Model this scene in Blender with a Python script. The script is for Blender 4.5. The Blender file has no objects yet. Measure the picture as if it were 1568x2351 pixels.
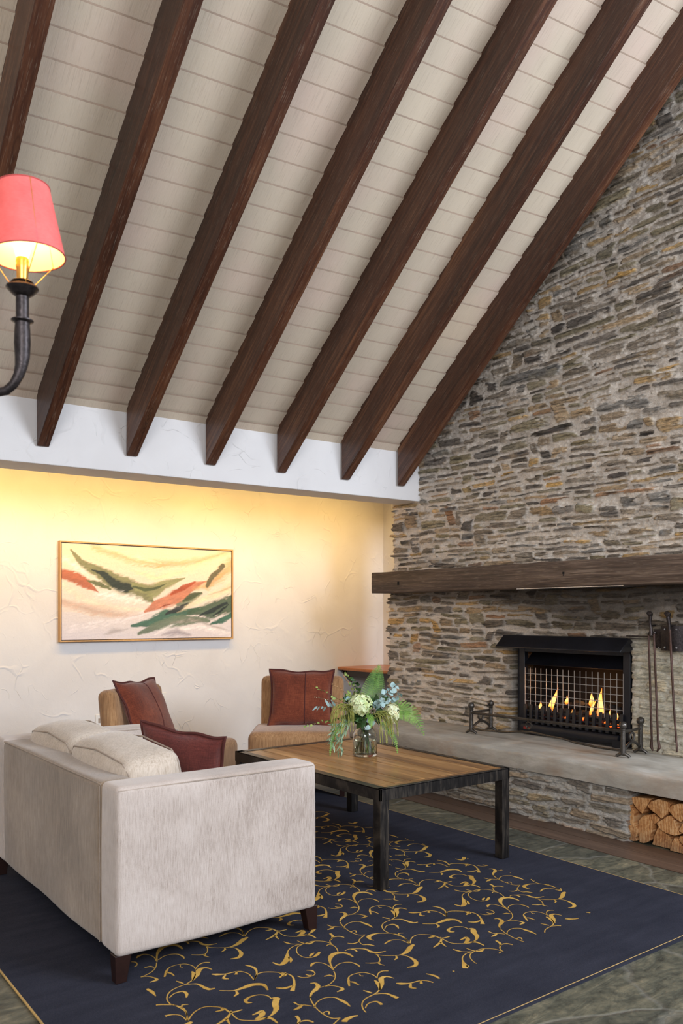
import bpy, bmesh, math, random
import numpy as np
from mathutils import Vector, Matrix
random.seed(7); rng = np.random.default_rng(5)
C = bpy.context.scene.collection
PI = math.pi
# ---- the room's frame: X along the back wall, Y away from the viewer, Z up, metres
YAW = math.radians(37.0432)
FW = np.array([math.sin(YAW), math.cos(YAW)]); RT = np.array([math.cos(YAW), -math.sin(YAW)])
def P(lat, d):
    q = FW*d + RT*lat
    return float(q[0]), float(q[1])

# =============================================================== helpers
class MB:
    def __init__(s): s.v=[]; s.f=[]; s.m=[]; s.tc=None
    def add(s, vs, fs, mi=0):
        o=len(s.v); s.v += [tuple(map(float,p)) for p in vs]
        for f in fs: s.f.append(tuple(o+i for i in f)); s.m.append(mi)
    def box(s,x0,x1,y0,y1,z0,z1,mi=0):
        vs=[(x,y,z) for x in (x0,x1) for y in (y0,y1) for z in (z0,z1)]
        s.add(vs,[(0,1,3,2),(4,6,7,5),(0,4,5,1),(2,3,7,6),(0,2,6,4),(1,5,7,3)],mi)
    def prism(s,poly,ext,mi=0):
        n=len(poly); a=[Vector(p) for p in poly]; e=Vector(ext)
        s.add([tuple(p) for p in a]+[tuple(p+e) for p in a],
              [tuple(range(n))[::-1],tuple(range(n,2*n))]+[(i,(i+1)%n,n+(i+1)%n,n+i) for i in range(n)],mi)
    def tube(s,pts,r,seg=8,mi=0,cap=True,closed=False):
        pts=[Vector(p) for p in pts]; n=len(pts)
        rs=r if isinstance(r,(list,tuple)) else [r]*n
        up=None; rings=[]
        for i,p in enumerate(pts):
            if closed: t=(pts[(i+1)%n]-pts[i-1])
            else: t=(pts[min(i+1,n-1)]-pts[max(i-1,0)])
            if t.length<1e-9: t=Vector((0,0,1))
            t.normalize()
            if up is None:
                up=Vector((0,0,1)) if abs(t.z)<.9 else Vector((1,0,0))
            up=(up-t*up.dot(t))
            if up.length<1e-6: up=t.orthogonal()
            up.normalize(); b=t.cross(up)
            rings.append([p+(up*math.cos(2*PI*k/seg)+b*math.sin(2*PI*k/seg))*rs[i] for k in range(seg)])
        vs=[tuple(q) for ring in rings for q in ring]; fs=[]
        for i in range(n if closed else n-1):
            j=(i+1)%n
            for k in range(seg):
                k2=(k+1)%seg; fs.append((i*seg+k,i*seg+k2,j*seg+k2,j*seg+k))
        if cap and not closed:
            fs.append(tuple(range(seg))[::-1]); fs.append(tuple((n-1)*seg+k for k in range(seg)))
        s.add(vs,fs,mi)
    def lathe(s,prof,c=(0,0,0),seg=32,mi=0,cap=False):
        n=len(prof)
        vs=[(c[0]+r*math.cos(2*PI*k/seg),c[1]+r*math.sin(2*PI*k/seg),c[2]+z) for r,z in prof for k in range(seg)]
        fs=[(i*seg+k,i*seg+(k+1)%seg,(i+1)*seg+(k+1)%seg,(i+1)*seg+k) for i in range(n-1) for k in range(seg)]
        if cap: fs.append(tuple(range(seg))[::-1]); fs.append(tuple((n-1)*seg+k for k in range(seg)))
        s.add(vs,fs,mi)
    def ball(s,c,r,mi=0,seg=14,sc=(1,1,1),jit=0):
        vs=[];fs=[];n=seg//2+1
        for i in range(n):
            th=PI*i/(n-1)
            for k in range(seg):
                q=1+(random.uniform(-jit,jit) if jit else 0)
                ph=2*PI*k/seg
                vs.append((c[0]+r*q*sc[0]*math.sin(th)*math.cos(ph),c[1]+r*q*sc[1]*math.sin(th)*math.sin(ph),c[2]+r*q*sc[2]*math.cos(th)))
        for i in range(n-1):
            for k in range(seg): fs.append((i*seg+k,(i+1)*seg+k,(i+1)*seg+(k+1)%seg,i*seg+(k+1)%seg))
        s.add(vs,fs,mi)
    def soft(s,x0,x1,y0,y1,z0,z1,r=.03,n=12,puff=(0,0,0),mi=0,warp=0,seed=0):
        """box with rounded edges, faces puffed outwards; puff per axis"""
        c=Vector(((x0+x1)/2,(y0+y1)/2,(z0+z1)/2)); h=Vector(((x1-x0)/2,(y1-y0)/2,(z1-z0)/2))
        def lin(H):
            a=[-H+r*q for q in (0,.12,.35,.65,1)]; m=[-H+r+(2*H-2*r)*i/n for i in range(1,n)]
            return a+m+[-t for t in a[::-1]]
        L=[lin(h.x),lin(h.y),lin(h.z)]
        idx={};vs=[];fs=[]
        rd=random.Random(seed)
        ph=[rd.uniform(0,6) for _ in range(6)]
        def vid(i,j,k):
            key=(i,j,k)
            if key in idx: return idx[key]
            p=Vector((L[0][i],L[1][j],L[2][k]))
            inner=Vector([max(-h[a]+r,min(h[a]-r,p[a])) for a in range(3)])
            d=p-inner
            q=inner+(d.normalized()*r if d.length>1e-9 else d)
            u=[q[a]/h[a] for a in range(3)]
            for a in range(3):
                o=[b for b in range(3) if b!=a]
                q[a]+=u[a]*puff[a]*max(0,1-u[o[0]]**2)**.8*max(0,1-u[o[1]]**2)**.8
            if warp:
                q+=Vector([warp*math.sin(q[(a+1)%3]*9+ph[a])*math.sin(q[(a+2)%3]*7+ph[a+3]) for a in range(3)])
            vs.append(tuple(c+q)); idx[key]=len(vs)-1; return idx[key]
        N=[len(l) for l in L]
        for a in range(3):
            b,d=(a+1)%3,(a+2)%3
            for side in (0,N[a]-1):
                for i in range(N[b]-1):
                    for j in range(N[d]-1):
                        def K(ii,jj):
                            t=[0,0,0]; t[a]=side; t[b]=ii; t[d]=jj; return vid(*t)
                        q=(K(i,j),K(i+1,j),K(i+1,j+1),K(i,j+1))
                        fs.append(q if side else q[::-1])
        s.add(vs,fs,mi)
    def build(s,name,mats,parent=None,smooth=True,angle=35,bevel=0,bseg=2,fix=True):
        me=bpy.data.meshes.new(name)
        me.from_pydata(s.v,[],s.f)
        if not isinstance(mats,(list,tuple)): mats=[mats]
        for m in mats: me.materials.append(m)
        if len(mats)>1: me.polygons.foreach_set('material_index',s.m)
        if fix:
            bm=bmesh.new(); bm.from_mesh(me); bmesh.ops.recalc_face_normals(bm,faces=bm.faces); bm.to_mesh(me); bm.free()
        if smooth:
            me.polygons.foreach_set('use_smooth',[True]*len(me.polygons))
            me.set_sharp_from_angle(angle=math.radians(angle))
        if s.tc is not None:
            a=me.attributes.new('tc','FLOAT_VECTOR','POINT'); a.data.foreach_set('vector',np.array(s.tc,dtype=np.float32).ravel())
        me.update()
        o=bpy.data.objects.new(name,me); C.objects.link(o)
        if parent: o.parent=parent
        if bevel:
            b=o.modifiers.new('bevel','BEVEL'); b.width=bevel; b.segments=bseg; b.limit_method='ANGLE'; b.angle_limit=math.radians(40)
        return o
def tag(o,label=None,cat=None,group=None,kind=None):
    if label: o['label']=label
    if cat: o['category']=cat
    if group: o['group']=group
    if kind: o['kind']=kind
    return o
def thing(name,label,cat,loc=(0,0,0),rz=0,group=None):
    o=bpy.data.objects.new(name,None); C.objects.link(o); o.empty_display_size=.1
    o.location=loc; o.rotation_euler=(0,0,rz)
    return tag(o,label,cat,group)
def struct(o,cat='structure'):
    o['kind']='structure'; return o

# ---------------------------------------------------------------- materials
def srgb(r,g,b):
    f=lambda c:(c/255/12.92 if c/255<=.04045 else ((c/255+.055)/1.055)**2.4)
    return (f(r),f(g),f(b),1)
class NT:
    def __init__(s,name):
        s.m=bpy.data.materials.new(name); s.m.use_nodes=True; s.t=s.m.node_tree; s.n=s.t.nodes; s.l=s.t.links
        s.bs=s.n['Principled BSDF']
    def new(s,ty,**k):
        n=s.n.new(ty)
        for a,b in k.items(): setattr(n,a,b)
        return n
    def set(s,n,name,val):
        if isinstance(val,bpy.types.NodeSocket): s.l.new(val,n.inputs[name])
        else: n.inputs[name].default_value=val
    def coord(s,kind='Object',scale=(1,1,1),rot=(0,0,0),loc=(0,0,0)):
        if kind=='tc': o=s.new('ShaderNodeAttribute',attribute_name='tc').outputs['Vector']
        else: o=s.new('ShaderNodeTexCoord').outputs[kind]
        mp=s.new('ShaderNodeMapping'); s.l.new(o,mp.inputs[0]); mp.inputs['Scale'].default_value=scale; mp.inputs['Rotation'].default_value=rot; mp.inputs['Location'].default_value=loc
        return mp.outputs[0]
    def noise(s,vec,scale=5,detail=4,rough=.5,dist=0):
        n=s.new('ShaderNodeTexNoise'); s.l.new(vec,n.inputs['Vector'])
        n.inputs['Scale'].default_value=scale; n.inputs['Detail'].default_value=detail; n.inputs['Roughness'].default_value=rough; n.inputs['Distortion'].default_value=dist
        return n.outputs['Fac']
    def vor(s,vec,scale=5,feature='F1',out='Distance',rand=1):
        n=s.new('ShaderNodeTexVoronoi',feature=feature); s.l.new(vec,n.inputs['Vector']); n.inputs['Scale'].default_value=scale
        n.inputs['Randomness'].default_value=rand
        return n.outputs[out]
    def ramp(s,fac,stops,interp='LINEAR'):
        n=s.new('ShaderNodeValToRGB'); s.l.new(fac,n.inputs[0]); e=n.color_ramp.elements; n.color_ramp.interpolation=interp
        while len(e)<len(stops): e.new(.5)
        for i,(p,c) in enumerate(stops):
            e[i].position=p; e[i].color=c if len(c)==4 else (*c,1)
        return n.outputs['Color']
    def mix(s,fac,a,b,mode='MIX'):
        n=s.new('ShaderNodeMix',data_type='RGBA',blend_type=mode)
        for k,v in ((0,fac),(6,a),(7,b)):
            if isinstance(v,bpy.types.NodeSocket): s.l.new(v,n.inputs[k])
            else: n.inputs[k].default_value=v
        return n.outputs[2]
    def math(s,op,a,b=0.,c=None,clamp=False):
        n=s.new('ShaderNodeMath',operation=op,use_clamp=clamp)
        for k,v in ((0,a),(1,b)) + (((2,c),) if c is not None else ()):
            if isinstance(v,bpy.types.NodeSocket): s.l.new(v,n.inputs[k])
            else: n.inputs[k].default_value=v
        return n.outputs[0]
    def bump(s,h,strength=.3,dist=.01,normal=None):
        n=s.new('ShaderNodeBump'); s.l.new(h,n.inputs['Height']); n.inputs['Strength'].default_value=strength; n.inputs['Distance'].default_value=dist
        if normal is not None: s.l.new(normal,n.inputs['Normal'])
        return n.outputs[0]
    def out(s,color=None,rough=None,normal=None,**k):
        b=s.bs
        if color is not None: s.set(b,'Base Color',color)
        if rough is not None: s.set(b,'Roughness',rough)
        if normal is not None: s.l.new(normal,b.inputs['Normal'])
        for a,v in k.items(): s.set(b,a.replace('_',' '),v)
        return s.m
def plain(name,col,rough=.6,metal=0,bumpy=0,bscale=60,var=.12,**k):
    t=NT(name); v=t.coord('Object'); n=t.noise(v,bscale,5,.6); n2=t.noise(v,bscale*.12,3)
    f=t.math('ADD',t.math('MULTIPLY',n,.5),t.math('MULTIPLY',n2,.5))
    lo=tuple(c*(1-var*2) for c in col[:3])+(1,); hi=tuple(min(1,c*(1+var*1.6)) for c in col[:3])+(1,)
    c=t.ramp(f,[(.3,lo),(.7,hi)])
    nm=t.bump(n,bumpy,.004) if bumpy else None
    return t.out(c,rough,nm,Metallic=metal,**k)

def m_plaster():
    t=NT('textured_plaster'); v=t.coord('Object')
    n=t.noise(v,2.2,3,.5,.6); n2=t.noise(v,26,4,.6)
    w=t.coord('Object',(1,1,1)); 
    d=t.new('ShaderNodeTexNoise'); t.l.new(w,d.inputs['Vector']); d.inputs['Scale'].default_value=2.4; d.inputs['Detail'].default_value=2
    mx=t.mix(.55,w,d.outputs['Color'],'ADD')
    e=t.vor(mx,2.6,'DISTANCE_TO_EDGE'); ridge=t.math('SUBTRACT',1.,t.math('MULTIPLY',e,26,clamp=True),clamp=True)
    e2=t.vor(mx,5.5,'DISTANCE_TO_EDGE'); ridge2=t.math('SUBTRACT',1.,t.math('MULTIPLY',e2,40,clamp=True),clamp=True)
    gate=t.math('MULTIPLY',t.math('SUBTRACT',t.noise(v,3.1,3,.6),.50),7,clamp=True)
    gate2=t.math('MULTIPLY',t.math('SUBTRACT',t.noise(v,4.7,3,.6,.3),.53),7,clamp=True)
    h=t.math('ADD',t.math('MULTIPLY',ridge,gate),t.math('MULTIPLY',ridge2,gate2))
    h=t.math('ADD',t.math('MULTIPLY',h,.55),t.math('ADD',t.math('MULTIPLY',n2,.18),t.math('MULTIPLY',n,.8)))
    c=t.ramp(n,[(.2,srgb(214,210,208)),(.8,srgb(226,223,221))])
    return t.out(c,.75,t.bump(h,.62,.011))
def m_ceiling():
    t=NT('ceiling_board_paint'); v=t.coord('tc',(1,1,1))
    st=t.noise(t.coord('tc',(150,7,1)),1,5,.65); st2=t.noise(t.coord('tc',(300,22,1)),1,3,.5)
    big=t.noise(t.coord('tc',(1.4,1.1,1)),1,3)
    c=t.ramp(big,[(.3,srgb(214,190,172)),(.5,srgb(206,190,168)),(.7,srgb(214,198,174))])
    dark=t.math('MULTIPLY',t.math('SUBTRACT',st,.53),3.4,clamp=True)
    c=t.mix(t.math('MULTIPLY',dark,.55),c,srgb(138,116,98))
    c=t.mix(t.math('MULTIPLY',t.math('SUBTRACT',.47,st2,clamp=True),1.8,clamp=True),c,srgb(222,208,194))
    return t.out(c,.7,t.bump(st2,.35,.003))
def m_wood(name,stops,sc=(26,1.6,26),rough=.45,knots=True,bump=.25,coord='tc',scratch=0):
    t=NT(name)
    base=t.coord(coord)
    dn=t.new('ShaderNodeTexNoise'); t.l.new(t.coord(coord,(3,.8,3)),dn.inputs['Vector']); dn.inputs['Scale'].default_value=1.4
    v=t.coord(coord,sc)
    vv=t.mix(.7,v,dn.outputs['Color'],'ADD')
    n=t.noise(vv,1,6,.62,.4); big=t.noise(t.coord(coord,(2.2,.5,2.2)),1,3)
    f=t.math('ADD',t.math('MULTIPLY',n,.6),t.math('MULTIPLY',big,.4))
    c=t.ramp(f,stops)
    if knots:
        k=t.vor(t.coord(coord,(5.5,1.15,5.5)),1); kk=t.math('SUBTRACT',1.,t.math('MULTIPLY',k,4.6,clamp=True),clamp=True)
        ring=t.math('ABSOLUTE',t.math('SINE',t.math('MULTIPLY',k,70)))
        c=t.mix(t.math('MULTIPLY',kk,.75),c,tuple(q*.32 for q in stops[0][1][:3])+(1,))
        c=t.mix(t.math('MULTIPLY',t.math('MULTIPLY',kk,ring),.35),c,stops[-1][1])
    if scratch:
        s1=t.noise(t.coord(coord,(180,9,180)),1,3,.6)
        c=t.mix(t.math('MULTIPLY',t.math('SUBTRACT',s1,.56,clamp=True),scratch,clamp=True),c,srgb(190,172,150))
    return t.out(c,rough,t.bump(n,bump,.004))
def m_fabric(name,lo,mid,hi,streak=(170,170,9),weave=420,rough=.9,sheen=.3,patch=2.2,bump=.35,horiz=0):
    t=NT(name)
    a=t.noise(t.coord('Object',streak),1,4,.7); b=t.noise(t.coord('Object',(9,9,streak[0]) if horiz else streak),1.7,3,.6)
    p=t.noise(t.coord('Object'),patch,5,.65,.3); w=t.noise(t.coord('Object'),weave,2,.5)
    f=t.math('ADD',t.math('MULTIPLY',t.math('ADD',a,b),.28),t.math('ADD',t.math('MULTIPLY',p,.32),t.math('MULTIPLY',w,.12)))
    c=t.ramp(f,[(.36,lo),(.5,mid),(.64,hi)])
    return t.out(c,rough,t.bump(t.math('ADD',t.math('MULTIPLY',w,.5),a),bump,.003),Sheen_Weight=sheen,Specular_IOR_Level=.2)
def m_stone():
    t=NT('stone_and_mortar')
    col=t.new('ShaderNodeAttribute',attribute_name='col').outputs['Color']
    mk=t.new('ShaderNodeAttribute',attribute_name='msk').outputs['Fac']
    v=t.coord('Object',(1,1,4.5)); n=t.noise(v,26,8,.68,.6); f2=t.noise(t.coord('Object',(1,1,1)),120,4,.65); n3=t.noise(t.coord('Object',(1,1,6)),90,4,.6,.4)
    k=t.ramp(n,[(.32,(.42,.40,.38)),(.5,(1.0,.98,.95)),(.7,(1.5,1.42,1.32))])
    stone=t.mix(1.,col,k,'MULTIPLY')
    pits=t.math('MULTIPLY',t.math('SUBTRACT',.43,n3,clamp=True),7,clamp=True)
    stone=t.mix(t.math('MULTIPLY',pits,.55),stone,srgb(48,42,36))
    mort=t.mix(1.,col,t.ramp(f2,[(.3,(.72,.71,.7)),(.7,(1.14,1.14,1.14))]),'MULTIPLY')
    c=t.mix(mk,mort,stone)
    h=t.math('ADD',t.math('MULTIPLY',t.math('ADD',n,n3),.7),t.math('MULTIPLY',f2,.35))
    return t.out(c,.85,t.bump(h,.9,.012))
def m_slate():
    t=NT('slate_floor'); v=t.coord('Object')
    d=t.new('ShaderNodeTexNoise'); t.l.new(v,d.inputs['Vector']); d.inputs['Scale'].default_value=1.6; d.inputs['Detail'].default_value=3
    vv=t.mix(.35,v,d.outputs['Color'],'ADD')
    e=t.vor(vv,1.75,'DISTANCE_TO_EDGE'); gr=t.math('SUBTRACT',1.,t.math('MULTIPLY',e,34,clamp=True),clamp=True)
    cell=t.vor(vv,1.75,'F1','Color')
    n=t.noise(t.coord('Object',(5,14,5)),1,8,.68,.8); n2=t.noise(v,24,5,.7)
    f=t.math('ADD',t.math('MULTIPLY',n,.65),t.math('MULTIPLY',n2,.35))
    c=t.ramp(f,[(.34,srgb(36,37,33)),(.48,srgb(78,79,70)),(.57,srgb(104,101,87)),(.7,srgb(144,135,113))])
    cs=t.new('ShaderNodeSeparateColor'); t.l.new(cell,cs.inputs[0]); c=t.mix(1.,c,t.ramp(cs.outputs[0],[(0,(.72,.74,.74)),(1,(1.2,1.16,1.05))]),'MULTIPLY')
    sep=t.noise(v,9,4,.7)
    c=t.mix(t.math('MULTIPLY',gr,t.math('MULTIPLY_ADD',sep,1.3,-.25),clamp=True),c,srgb(132,128,120))
    h=t.math('SUBTRACT',t.math('ADD',n,t.math('MULTIPLY',n2,.4)),t.math('MULTIPLY',gr,.6))
    return t.out(c,.42,t.bump(h,.6,.012))
def m_concrete():
    t=NT('hearth_concrete'); v=t.coord('Object'); n=t.noise(t.coord('Object',(5,2.4,9)),1.4,7,.68,.3); f=t.noise(v,70,4,.6); s=t.noise(v,2.6,4,.6)
    c=t.ramp(n,[(.3,srgb(146,140,130)),(.55,srgb(172,167,157)),(.75,srgb(196,192,184))])
    c=t.mix(t.math('MULTIPLY',t.math('SUBTRACT',s,.5,clamp=True),3,clamp=True),c,srgb(158,132,108))
    return t.out(c,.62,t.bump(t.math('ADD',f,n),.3,.004))
def m_rug():
    t=NT('rug_navy_pile'); v=t.coord('Object'); n=t.noise(v,380,3,.7); b=t.noise(v,3.5,3,.5); w=t.noise(t.coord('Object',(1.2,6,1)),3,3,.5)
    f=t.math('ADD',t.math('MULTIPLY',n,.6),t.math('ADD',t.math('MULTIPLY',b,.2),t.math('MULTIPLY',w,.2)))
    c=t.ramp(f,[(.3,srgb(30,32,42)),(.55,srgb(53,54,64)),(.75,srgb(68,70,84))])
    return t.out(c,.95,t.bump(n,.5,.004),Specular_IOR_Level=.05)
def m_gold():
    t=NT('rug_gold_pile'); v=t.coord('Object'); n=t.noise(v,420,3,.7); b=t.noise(v,9,3,.5)
    f=t.math('ADD',t.math('MULTIPLY',n,.6),t.math('MULTIPLY',b,.4))
    c=t.ramp(f,[(.3,srgb(150,112,48)),(.55,srgb(205,164,84)),(.75,srgb(222,190,124))])
    return t.out(c,.9,t.bump(n,.5,.004),Specular_IOR_Level=.05)
def m_attr(name,rough=.7,bump=.2):
    t=NT(name); col=t.new('ShaderNodeAttribute',attribute_name='col').outputs['Color']
    n=t.noise(t.coord('Object'),60,5,.6); 
    return t.out(t.mix(1.,col,t.ramp(n,[(.3,(.93,.93,.93)),(.7,(1.05,1.05,1.05))]),'MULTIPLY'),rough,t.bump(n,bump,.003))
def m_emit(name,stops,strength,coord='Generated'):
    t=NT(name); g=t.new('ShaderNodeSeparateXYZ'); t.l.new(t.new('ShaderNodeTexCoord').outputs[coord],g.inputs[0])
    n=t.noise(t.coord('Object'),30,2)
    f=t.math('ADD',g.outputs['Z'],t.math('MULTIPLY_ADD',n,.3,-.15))
    c=t.ramp(f,stops)
    t.bs.inputs['Base Color'].default_value=(0,0,0,1)
    t.l.new(c,t.bs.inputs['Emission Color']); t.bs.inputs['Emission Strength'].default_value=strength
    return t.m
def m_glass():
    t=NT('clear_glass'); t.n.remove(t.bs)
    g=t.new('ShaderNodeBsdfGlass'); g.inputs['IOR'].default_value=1.45; g.inputs['Roughness'].default_value=0
    g.inputs['Color'].default_value=(.97,.99,.98,1)
    t.l.new(g.outputs[0],t.n['Material Output'].inputs[0]); return t.m
M={}
M['plaster']=m_plaster(); M['ceiling']=m_ceiling(); M['stone']=m_stone(); M['slate']=m_slate(); M['concrete']=m_concrete()
M['rafter']=m_wood('dark_stained_beam',[(.3,srgb(34,18,11)),(.46,srgb(62,33,20)),(.57,srgb(84,50,32)),(.72,srgb(128,86,58))],sc=(34,1.6,34),rough=.42,scratch=1.2)
M['mantel']=m_wood('weathered_timber',[(.3,srgb(44,35,29)),(.46,srgb(74,59,49)),(.57,srgb(104,86,73)),(.72,srgb(158,140,124))],sc=(60,2.2,60),rough=.6,knots=False,bump=.7,scratch=1.6)
M['tabletop']=m_wood('table_plank_wood',[(.3,srgb(78,50,28)),(.43,srgb(122,86,52)),(.54,srgb(160,118,72)),(.68,srgb(208,164,110))],sc=(20,1.3,20),rough=.3,knots=False,bump=.12)
M['floorwood']=m_wood('dark_floor_board',[(.25,srgb(48,36,30)),(.5,srgb(82,64,53)),(.75,srgb(112,90,76))],sc=(40,2,40),rough=.45,knots=False)
M['shelf']=m_wood('varnished_shelf_wood',[(.25,srgb(120,66,26)),(.5,srgb(168,98,42)),(.75,srgb(196,124,60))],sc=(2,30,30),rough=.3,knots=False,coord='Object')
M['oak']=m_wood('frame_oak',[(.25,srgb(166,122,66)),(.5,srgb(198,152,92)),(.75,srgb(216,174,116))],sc=(40,40,3),rough=.5,knots=False,coord='Object')
M['legwood']=plain('dark_leg_wood',srgb(38,20,16),.35)
M['sofa']=m_fabric('beige_chenille',srgb(134,118,106),srgb(188,174,164),srgb(212,201,193),streak=(430,430,16),patch=2.2)
M['sofaback']=m_fabric('beige_chenille_back',srgb(84,68,50),srgb(138,119,99),srgb(184,166,146),streak=(300,300,9),patch=1.6)  # darker, browner copy of the sofa chenille, used on the backrest
M['sofacush']=m_fabric('beige_velvet',srgb(150,134,116),srgb(190,176,160),srgb(212,200,186),streak=(110,110,9),patch=3.5,bump=.2)
M['chair']=m_fabric('tan_velvet',srgb(116,82,54),srgb(160,120,82),srgb(190,150,108),streak=(70,70,5),patch=3.2,bump=.2)
M['rust']=m_fabric('rust_linen',srgb(62,25,16),srgb(112,53,34),srgb(150,80,52),streak=(240,240,14),patch=4,weave=500,bump=.6,horiz=1)
M['rust2']=m_fabric('plum_rust_linen',srgb(56,22,19),srgb(94,42,36),srgb(122,60,50),streak=(240,240,14),patch=4,weave=500,bump=.6,horiz=1)
M['piping']=plain('dark_rust_piping',srgb(78,32,26),.85,bumpy=.4,bscale=200)
M['seam']=plain('beige_seam',srgb(160,145,131),.9)
M['rug']=m_rug(); M['gold']=m_gold(); M['binding']=plain('rug_binding',srgb(186,152,92),.8)
M['blacksteel']=plain('black_stove_enamel',srgb(33,34,41),.42,.2,bumpy=.1,bscale=90,var=.2)
M['blackhood']=plain('black_hood_steel',srgb(30,31,38),.34,.3,bumpy=.06,bscale=60,var=.2)
M['sootblack']=plain('sooty_liner',srgb(26,20,18),.9)
M['iron']=plain('wrought_iron',srgb(92,88,84),.36,.85,bumpy=.3,bscale=70,var=.35)
M['darkiron']=plain('dark_forged_iron',srgb(60,54,54),.42,.75,bumpy=.35,bscale=80,var=.4)
M['rustiron']=plain('rusty_iron_rod',srgb(84,62,54),.55,.5,bumpy=.3,bscale=110,var=.35)
M['frame_steel']=m_wood('scratched_steel',[(.34,srgb(16,15,15)),(.50,srgb(36,33,32)),(.61,srgb(74,67,60)),(.74,srgb(128,116,102))],sc=(55,9,7),rough=.36,knots=False,bump=.35,coord='Object')
M['frame_steel'].node_tree.nodes['Principled BSDF'].inputs['Metallic'].default_value=.45
M['wire']=plain('galvanised_wire',srgb(205,203,200),.4,.6)
M['chrome']=plain('rivet_steel',srgb(190,190,195),.25,.9)
M['brass']=plain('brass',srgb(206,160,78),.3,.8)
M['badge']=plain('red_badge',srgb(150,50,40),.4)
M['log_end']=None
M['coal']=plain('coal_lump',srgb(38,32,31),.8,bumpy=.8,bscale=50,var=.4)
M['canvas']=m_attr('painted_canvas',.65,.35)
M['whiteplastic']=plain('white_plastic',srgb(226,224,220),.4,var=.02)
M['glass']=m_glass()
LOGS= [[[3.016,0.258],[2.989,0.277],[2.939,0.279],[2.865,0.286],[2.887,0.255],[2.93,0.182],[2.968,0.207]],[[3.021,0.227],[3.01,0.229],[2.989,0.203],[2.968,0.196],[2.98,0.156],[2.983,0.118],[2.951,0.084],[2.951,0.065],[2.968,0.028],[2.957,0.012],[2.997,-0.001],[3.014,0.007]],[[2.949,0.14],[2.914,0.178],[2.885,0.186],[2.873,0.177],[2.861,0.143],[2.857,0.107],[2.873,0.06],[2.869,0.035],[2.918,-0.011],[2.947,-0.015],[2.951,0.076]],[[2.893,0.239],[2.869,0.269],[2.816,0.295],[2.765,0.288],[2.739,0.278],[2.757,0.218],[2.796,0.177],[2.832,0.199],[2.881,0.223]],[[2.873,0.177],[2.861,0.196],[2.812,0.167],[2.85,0.134]],[[2.828,0.146],[2.78,0.184],[2.745,0.209],[2.722,0.199],[2.699,0.161],[2.672,0.113],[2.71,0.096],[2.765,0.101],[2.804,0.114]],[[2.751,0.24],[2.722,0.278],[2.683,0.292],[2.645,0.295],[2.615,0.276],[2.63,0.224],[2.668,0.185],[2.71,0.202]],[[2.873,-0.006],[2.857,0.06],[2.832,0.119],[2.82,0.127],[2.78,0.094],[2.749,0.072],[2.726,0.041],[2.733,-0.004],[2.78,-0.014],[2.84,-0.01]],[[2.737,-0.008],[2.722,0.056],[2.706,0.088],[2.687,0.082],[2.66,0.045],[2.63,0.048],[2.638,-0.01],[2.691,-0.019]],[[2.679,0.133],[2.653,0.184],[2.608,0.187],[2.6,0.125],[2.645,0.119]],[[2.683,0.082],[2.672,0.104],[2.63,0.101],[2.615,0.062],[2.653,0.05]]]
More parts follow.
